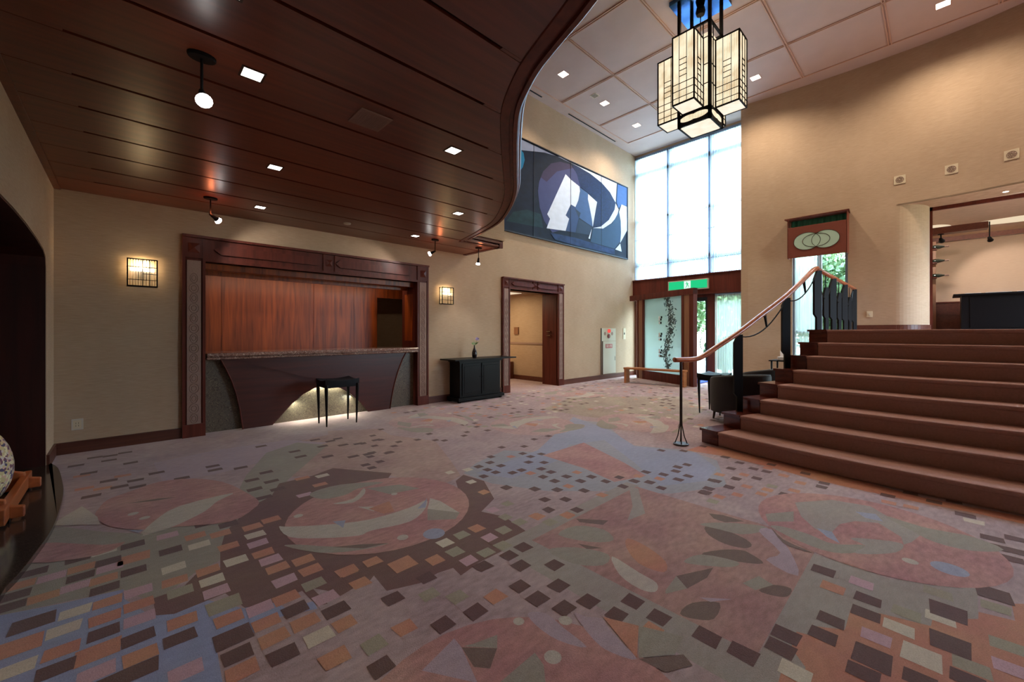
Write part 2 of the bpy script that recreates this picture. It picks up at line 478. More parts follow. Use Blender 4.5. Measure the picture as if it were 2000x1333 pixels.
REG = "O2:1037,4703 1362,5228 1861,5340 2425,4801 2687,4149 2392,3410 2203,2981 1930,2902 1695,3557 1195,3942 976,4062|O2:1939,5562 2480,5203 2399,4487 1864,4409 1692,4854|A:5115,4607 6589,5098 7191,4523 8169,3590 7121,2692 5673,2493 5163,3699|V:206,5385 719,5502 1414,5427 1731,4967 1037,4703 635,4569 241,4594|B:-415,2970 -221,2896 -6,2841 1,2725 89,2479 284,2455 404,2254 513,2247 550,2111 659,2082 654,2011 518,2070 392,2038 275,2109 261,1813 194,1489 -602,2249 -563,3012|G:-427,3570 -10,3523 73,3506 269,3590 569,3643 792,4327 1104,5003 1469,5218 1692,4854 1024,3930 808,3295 642,3341 507,3074 418,2835 272,2769 99,2591 -6,2841 -415,2970 -593,3028|D:633,3462 718,3563 840,3646 959,3909 1229,3910 1440,3996 1781,3476 1504,3156 1063,3051 1053,2344 1307,2311 1573,2244 1828,2442 2094,2909 2235,2986 2273,2739 2086,2389 1870,2282 1935,2107 1895,1841 1757,1795 1639,1784 1444,1785 1298,1757 1310,1844 1222,1862 1105,1850 951,1910 962,2078 894,2022 838,2046 768,2030 737,2115 688,2190 702,2015 661,2030 644,2204 507,2201 409,2255 361,2446 283,2441 164,2431 103,2475 97,2644 208,2647 282,2759 380,2731 411,2956 472,3199|G2:2529,3167 3029,3297 3265,2941 4845,3748 5000,3314 4214,2448 4501,1892 4348,1544 3686,1227 3182,1482 2900,1824 2505,2200 2282,2647 2260,3019|U:3295,3044 4992,3862 4681,3023 4219,2385 4465,1795 4102,1456 3683,1393 3278,1615 3673,2076 4191,2778 3701,2937 3182,2656 2494,2614 2345,2937|M:3197,2879 3918,2880 3599,2147 3419,1821 3078,1936 3179,2337|O:4821,1868 4825,1426 4742,1078 4723,765 4641,395 4544,84 4553,-184 4587,-424 4415,-408 4424,-178 4394,81 4388,374 4397,712 4508,1130 4551,1514 4481,1912|W2:2926,514 2920,341 2918,172 3035,-16 3155,-143 2799,-129 2649,14 2579,19 2526,180 2455,280 2276,278 2206,374 2124,379 2110,421 1986,415 1909,352 1864,350 1834,413 1758,407 1620,391 1607,500 1773,494|O:3114,-288 3071,-246 2901,-243 2871,-133 2799,-129 2649,14 2579,19 2526,180 2455,280 2276,278 2206,374 2124,379 2110,421 1986,415 1909,352 1864,350 1834,413 1758,407 1360,328 2113,-390 3487,-643|W2:1620,1850 1840,1850 1840,490 1620,490|W2:1620,1860 3150,1860 3150,1740 1620,1740|M2:1840,500 3120,500 3120,1750 1840,1750|D2:3032,1132 3076,1051 3081,914 2969,1003 2972,1074|D2:2805,1071 2849,995 2835,861 2775,783 2698,800 2667,901 2710,1012|D2:2440,951 2567,897 2660,808 2652,749 2597,674 2510,781|D2:2310,620 2412,582 2444,511 2357,508 2314,558|D2:1855,820 1972,811 2066,722 1932,698 1867,760|D2:2127,960 2347,853 2229,841 2063,875|G:2818,1111 2964,1001 3097,810 3044,775 2874,863 2836,991|G:2290,992 2440,951 2510,781 2431,784 2327,907|G:1970,944 2127,960 2063,875 1943,931|G:2315,695 2446,656 2412,582 2297,632|V:2038,803 2138,689 2041,754|V:2996,804 3084,754 2869,609 2598,511 2649,674 2796,638|W:2044,1303 2012,1115 1993,1003 1918,974 1885,1044 1920,1179|G:1824,1606 1972,1506 2045,1328 1929,1287 1820,1415|D2:2014,1524 2081,1388 2003,1449|G:2011,1679 2191,1674 2280,1521 2211,1396 2087,1484|D2:2276,1738 2415,1568 2333,1556 2251,1688|W2:3070,1790 3089,1718 2879,1571 2699,1445 2507,1475 2742,1569|O:2295,1346 2286,1207 2216,1062 2110,1021 2090,1158 2192,1297"
POST = "M:2015,2830 2005,2940 1977,3047 1930,3148 1866,3238 1788,3316 1698,3380 1597,3427 1490,3455 1380,3465 1270,3455 1163,3427 1062,3380 972,3316 894,3238 830,3148 783,3047 755,2940 745,2830 755,2720 783,2613 830,2512 894,2422 972,2344 1062,2280 1163,2233 1270,2205 1380,2195 1490,2205 1597,2233 1697,2280 1788,2344 1866,2422 1930,2512 1977,2613 2005,2720|W:744,3035 794,2988 1018,2824 1239,2717 1526,2699 1689,2733 1597,2601 1413,2498 1167,2559 1078,2551 890,2687 754,2838|G:700,2741 831,2509 1006,2381 1176,2328 1087,2384 911,2527 772,2692|D2:909,2521 1033,2444 1172,2336 1037,2379|W:1139,3161 1290,3148 1436,3296 1398,3184 1261,3077|G:1077,3490 1330,3514 1626,3314 1405,3325 1276,3265 1113,3304|G:1452,3281 1694,3167 1775,2972 1535,3039|W:1729,2742 1755,2638 1743,2374 1610,2588|G:1610,2588 1743,2374 1664,2311 1512,2430|U:1031,2862 1102,2821 1047,2722|U:1669,2720 1712,2759 1611,2618 1556,2640|W:1250,2981 1367,2869 1305,2821|O:1297,2887 1470,2910 1413,2718 1340,2730|U:1512,2241 1506,2268 1491,2290 1469,2305 1442,2311 1415,2305 1392,2290 1377,2268 1372,2241 1377,2214 1392,2191 1415,2176 1442,2171 1469,2176 1491,2191 1506,2214|W:1307,2335 1304,2349 1297,2360 1285,2368 1272,2370 1258,2368 1247,2360 1239,2349 1237,2335 1239,2322 1247,2311 1258,2303 1272,2300 1285,2303 1297,2311 1304,2322|W:916,3119 914,3130 907,3140 898,3146 886,3149 875,3146 865,3140 858,3130 856,3119 858,3107 865,3097 875,3091 886,3089 898,3091 907,3097 914,3107|W:1590,3010 1588,3020 1582,3028 1574,3034 1565,3035 1555,3034 1547,3028 1542,3020 1540,3010 1542,3001 1547,2993 1555,2987 1565,2985 1574,2987 1582,2993 1588,3001|M:-152,4098 -141,4260 -98,4439 17,4538 211,4664 430,4566 613,4280 709,3877 743,3603 684,3473 523,3347 262,3495 87,3604 -72,3814|W:70,3513 142,3711 292,3907 631,3930 515,3821 419,3667 265,3542 134,3498|W:-371,4114 -233,4408 -141,4077 -123,3903|G:-369,4098 -107,3751 85,3522 13,3510 -100,3516 -365,3820|M:-386,3818 -100,3516 2,3469 -117,3376 -395,3532|D2:2,4246 190,4197 294,4132 159,4161|U:14,3659 87,3604 62,3567|W:129,3826 127,3837 120,3847 111,3854 99,3856 88,3854 78,3847 71,3837 69,3826 71,3814 78,3805 88,3798 99,3796 111,3798 120,3805 127,3814|W:72,3969 69,3981 63,3990 53,3997 42,3999 30,3997 20,3990 14,3981 12,3969 14,3958 20,3948 30,3941 42,3939 53,3941 63,3948 69,3958|M:4140,320 4131,426 4103,529 4058,625 3997,712 3922,787 3835,848 3739,893 3636,921 3530,930 3424,921 3321,893 3225,848 3138,787 3063,712 3002,625 2957,529 2929,426 2920,320 2929,214 2957,111 3002,15 3063,-72 3138,-147 3225,-208 3321,-253 3424,-281 3530,-290 3636,-281 3739,-253 3835,-208 3922,-147 3997,-72 4058,15 4103,111 4131,214|W2:3701,749 3965,562 4027,343 3923,265 3827,194 3704,68 3523,109 3446,141 3564,157 3713,277 3634,389 3501,455 3330,472 3196,421 3309,563 3450,661|U:3831,410 3883,303 3764,255 3751,347|U:3321,551 3330,472 3182,413 3223,482|G:3120,768 3182,709 3180,568 3144,471 3175,400 3263,307 3129,324 3020,428 3030,580|D2:3120,768 2986,665 2933,511 2916,558 2932,653|W2:3113,339 3257,301 3308,379 3389,289 3454,175 3426,140 3293,167 3155,269|G:3896,264 3851,71 3872,-46 3893,-157 3797,-275 3643,-147 3626,11 3739,128|G:3509,718 3314,847 3192,800 3319,679|U:3348,-47 3343,-18 3327,6 3302,23 3273,28 3245,23 3220,6 3204,-18 3198,-47 3204,-75 3220,-100 3245,-116 3273,-122 3302,-116 3327,-100 3343,-75|W:3257,105 3255,119 3247,130 3236,138 3222,140 3209,138 3198,130 3190,119 3187,105 3190,92 3198,81 3209,73 3222,70 3236,73 3247,81 3255,92|M:1500,870 1491,974 1464,1075 1420,1170 1360,1256 1286,1330 1200,1390 1105,1434 1004,1461 900,1470 796,1461 695,1434 600,1390 514,1330 440,1256 380,1170 336,1075 309,974 300,870 309,766 336,665 380,570 440,484 514,410 600,350 695,306 796,279 900,270 1004,279 1105,306 1200,350 1286,410 1360,484 1420,570 1464,665 1491,766|V:1346,1306 1406,1249 1394,1134 1377,996 1321,1103 1317,1223|V:1501,1157 1524,1103 1562,1051 1521,969 1472,823 1427,910 1431,999|V:1010,1414 824,1365 944,1174 1003,1353|D2:1003,1353 1106,1248 1019,1191 979,1240|G:1052,1333 1156,1303 1106,1248 1011,1352|G:1001,1119 1201,1125 1181,1059 1126,1000|O:1577,1052 1644,911 1476,826|G:1644,911 1724,747 1602,730 1481,821|D2:1477,818 1628,705 1601,658 1493,715|W:1272,1060 1269,1074 1261,1085 1250,1093 1237,1095 1223,1093 1212,1085 1204,1074 1202,1060 1204,1047 1212,1035 1223,1028 1237,1025 1250,1028 1261,1035 1269,1047|W:1304,1297 1302,1307 1297,1315 1289,1320 1279,1322 1270,1320 1261,1315 1256,1307 1254,1297 1256,1288 1261,1279 1270,1274 1279,1272 1289,1274 1297,1279 1302,1288|W:1465,1156 1463,1168 1456,1177 1446,1184 1435,1186 1423,1184 1414,1177 1407,1168 1405,1156 1407,1145 1414,1135 1423,1128 1435,1126 1446,1128 1456,1135 1463,1145|M3:6000,2980 5991,3084 5964,3185 5919,3280 5859,3365 5786,3439 5700,3499 5605,3543 5504,3570 5400,3580 5296,3570 5195,3543 5100,3499 5014,3439 4940,3365 4880,3280 4836,3185 4809,3084 4800,2980 4809,2875 4836,2774 4880,2680 4940,2594 5014,2520 5100,2460 5195,2416 5296,2389 5400,2380 5504,2389 5605,2416 5700,2460 5786,2520 5859,2594 5919,2680 5964,2774 5991,2875|W:4884,2555 4950,2572 5209,2672 5419,2800 5589,3032 5648,3187 5710,3038 5697,2828 5513,2654 5471,2575 5255,2490 5055,2457|G:5107,2359 5373,2344 5576,2422 5712,2537 5617,2492 5401,2421 5187,2393|D2:5405,2416 5537,2479 5703,2538 5594,2447|W:4991,2956 5084,3076 5038,3278 5112,3186 5128,3013|G:4681,3081 4797,3307 5125,3448 4997,3268 4978,3127 4857,3011|G:5059,3284 5286,3426 5494,3389 5308,3223|W:5662,3226 5764,3191 5980,3039 5728,3042|G:5728,3042 5980,3039 5990,2938 5808,2875|U:5184,2703 5257,2741 5311,2641|U:5649,3163 5639,3221 5703,3059 5655,3025|W:5203,2952 5360,2990 5367,2912|O:5307,2941 5381,3099 5512,2947 5462,2892|M3:3780,5192 3772,5287 3747,5380 3707,5467 3652,5545 3584,5613 3505,5668 3418,5709 3326,5733 3230,5742 3135,5733 3042,5709 2955,5668 2877,5613 2809,5545 2754,5467 2713,5380 2689,5287 2680,5192 2689,5096 2713,5004 2754,4917 2809,4838 2877,4770 2955,4715 3042,4675 3135,4650 3230,4642 3326,4650 3418,4675 3505,4715 3584,4770 3652,4838 3707,4917 3747,5004 3772,5096|W:3439,4557 3447,4625 3448,4903 3405,5144 3250,5387 3127,5499 3288,5502 3479,5414 3575,5179 3634,5112 3634,4880 3592,4681|G:3702,4694 3813,4937 3813,5154 3756,5322 3763,5217 3751,4991 3700,4781|D2:3757,4993 3747,5138 3752,5314 3797,5180|W:3104,4802 3026,4932 2821,4963 2933,4998 3101,4950|G:2875,4558 2707,4749 2694,5106 2815,4921 2940,4852 3004,4697|G:2823,4984 2773,5247 2883,5427 2970,5194|W:3096,5526 3165,5608 3385,5754 3291,5520|G:3291,5520 3385,5754 3483,5727 3476,5534|U:3410,4891 3401,4972 3514,4986|U:3149,5490 3092,5502 3266,5503 3280,5446|W:3185,4998 3206,5158 3282,5136|O:3233,5091 3113,5217 3301,5284 3335,5218|M3:4758,3939 4749,4043 4722,4144 4677,4239 4617,4325 4543,4398 4458,4458 4363,4503 4262,4530 4158,4539 4054,4530 3953,4503 3858,4458 3772,4398 3698,4325 3638,4239 3594,4144 3567,4043 3558,3939 3567,3835 3594,3734 3638,3639 3698,3553 3772,3479 3858,3419 3953,3375 4054,3348 4158,3339 4262,3348 4363,3375 4458,3419 4543,3479 4617,3553 4677,3639 4722,3734 4749,3835|W:4825,3970 4762,3996 4495,4071 4250,4094 3975,4010 3834,3921 3874,4077 4010,4238 4262,4267 4343,4306 4567,4245 4747,4151|G:4763,4261 4559,4432 4351,4490 4173,4480 4276,4459 4491,4387 4679,4281|D2:4490,4393 4347,4422 4179,4474 4321,4481|W:4500,3713 4354,3673 4269,3483 4265,3601 4356,3749|G:4673,3427 4445,3316 4097,3399 4308,3467 4408,3568 4574,3589|G:4249,3491 3982,3513 3838,3667 4086,3689|W:3800,3899 3739,3987 3658,4239 3858,4085|G:3858,4085 3658,4239 3710,4325 3894,4267|U:4496,4031 4415,4045 4432,4157|U:3849,3940 3822,3889 3867,4056 3926,4055|W:4333,3843 4184,3907 4225,3974|O:4256,3915 4102,3832 4088,4032 4160,4047|M3:7442,5235 7435,5322 7412,5406 7375,5485 7325,5557 7264,5618 7192,5668 7113,5705 7029,5728 6942,5735 6855,5728 6771,5705 6692,5668 6621,5618 6559,5557 6509,5485 6472,5406 6450,5322 6442,5235 6450,5148 6472,5064 6509,4985 6559,4914 6621,4852 6692,4802 6771,4765 6855,4743 6942,4735 7029,4743 7113,4765 7192,4802 7264,4852 7325,4914 7375,4985 7412,5064 7435,5148|W:6276,5176 6341,5152 6611,5089 6856,5076 7128,5171 7264,5266 7231,5109 7102,4942 6851,4903 6773,4861 6546,4913 6362,4999|G:6350,4888 6561,4726 6772,4676 6950,4693 6846,4710 6628,4773 6436,4871|D2:6629,4767 6773,4745 6943,4699 6802,4686|W:6591,5446 6735,5493 6812,5686 6821,5568 6736,5416|G:6406,5725 6630,5846 6980,5777 6772,5701 6677,5595 6512,5568|G:6833,5679 7100,5668 7251,5520 7003,5488|W:7298,5290 7362,5204 7454,4957 7248,5102|G:7248,5102 7454,4957 7406,4868 7219,4918|U:6608,5129 6690,5119 6677,5006|U:7251,5246 7276,5299 7237,5130 7178,5129|W:6764,5324 6915,5266 6877,5198|O:6843,5255 6994,5344 7016,5145 6944,5127"
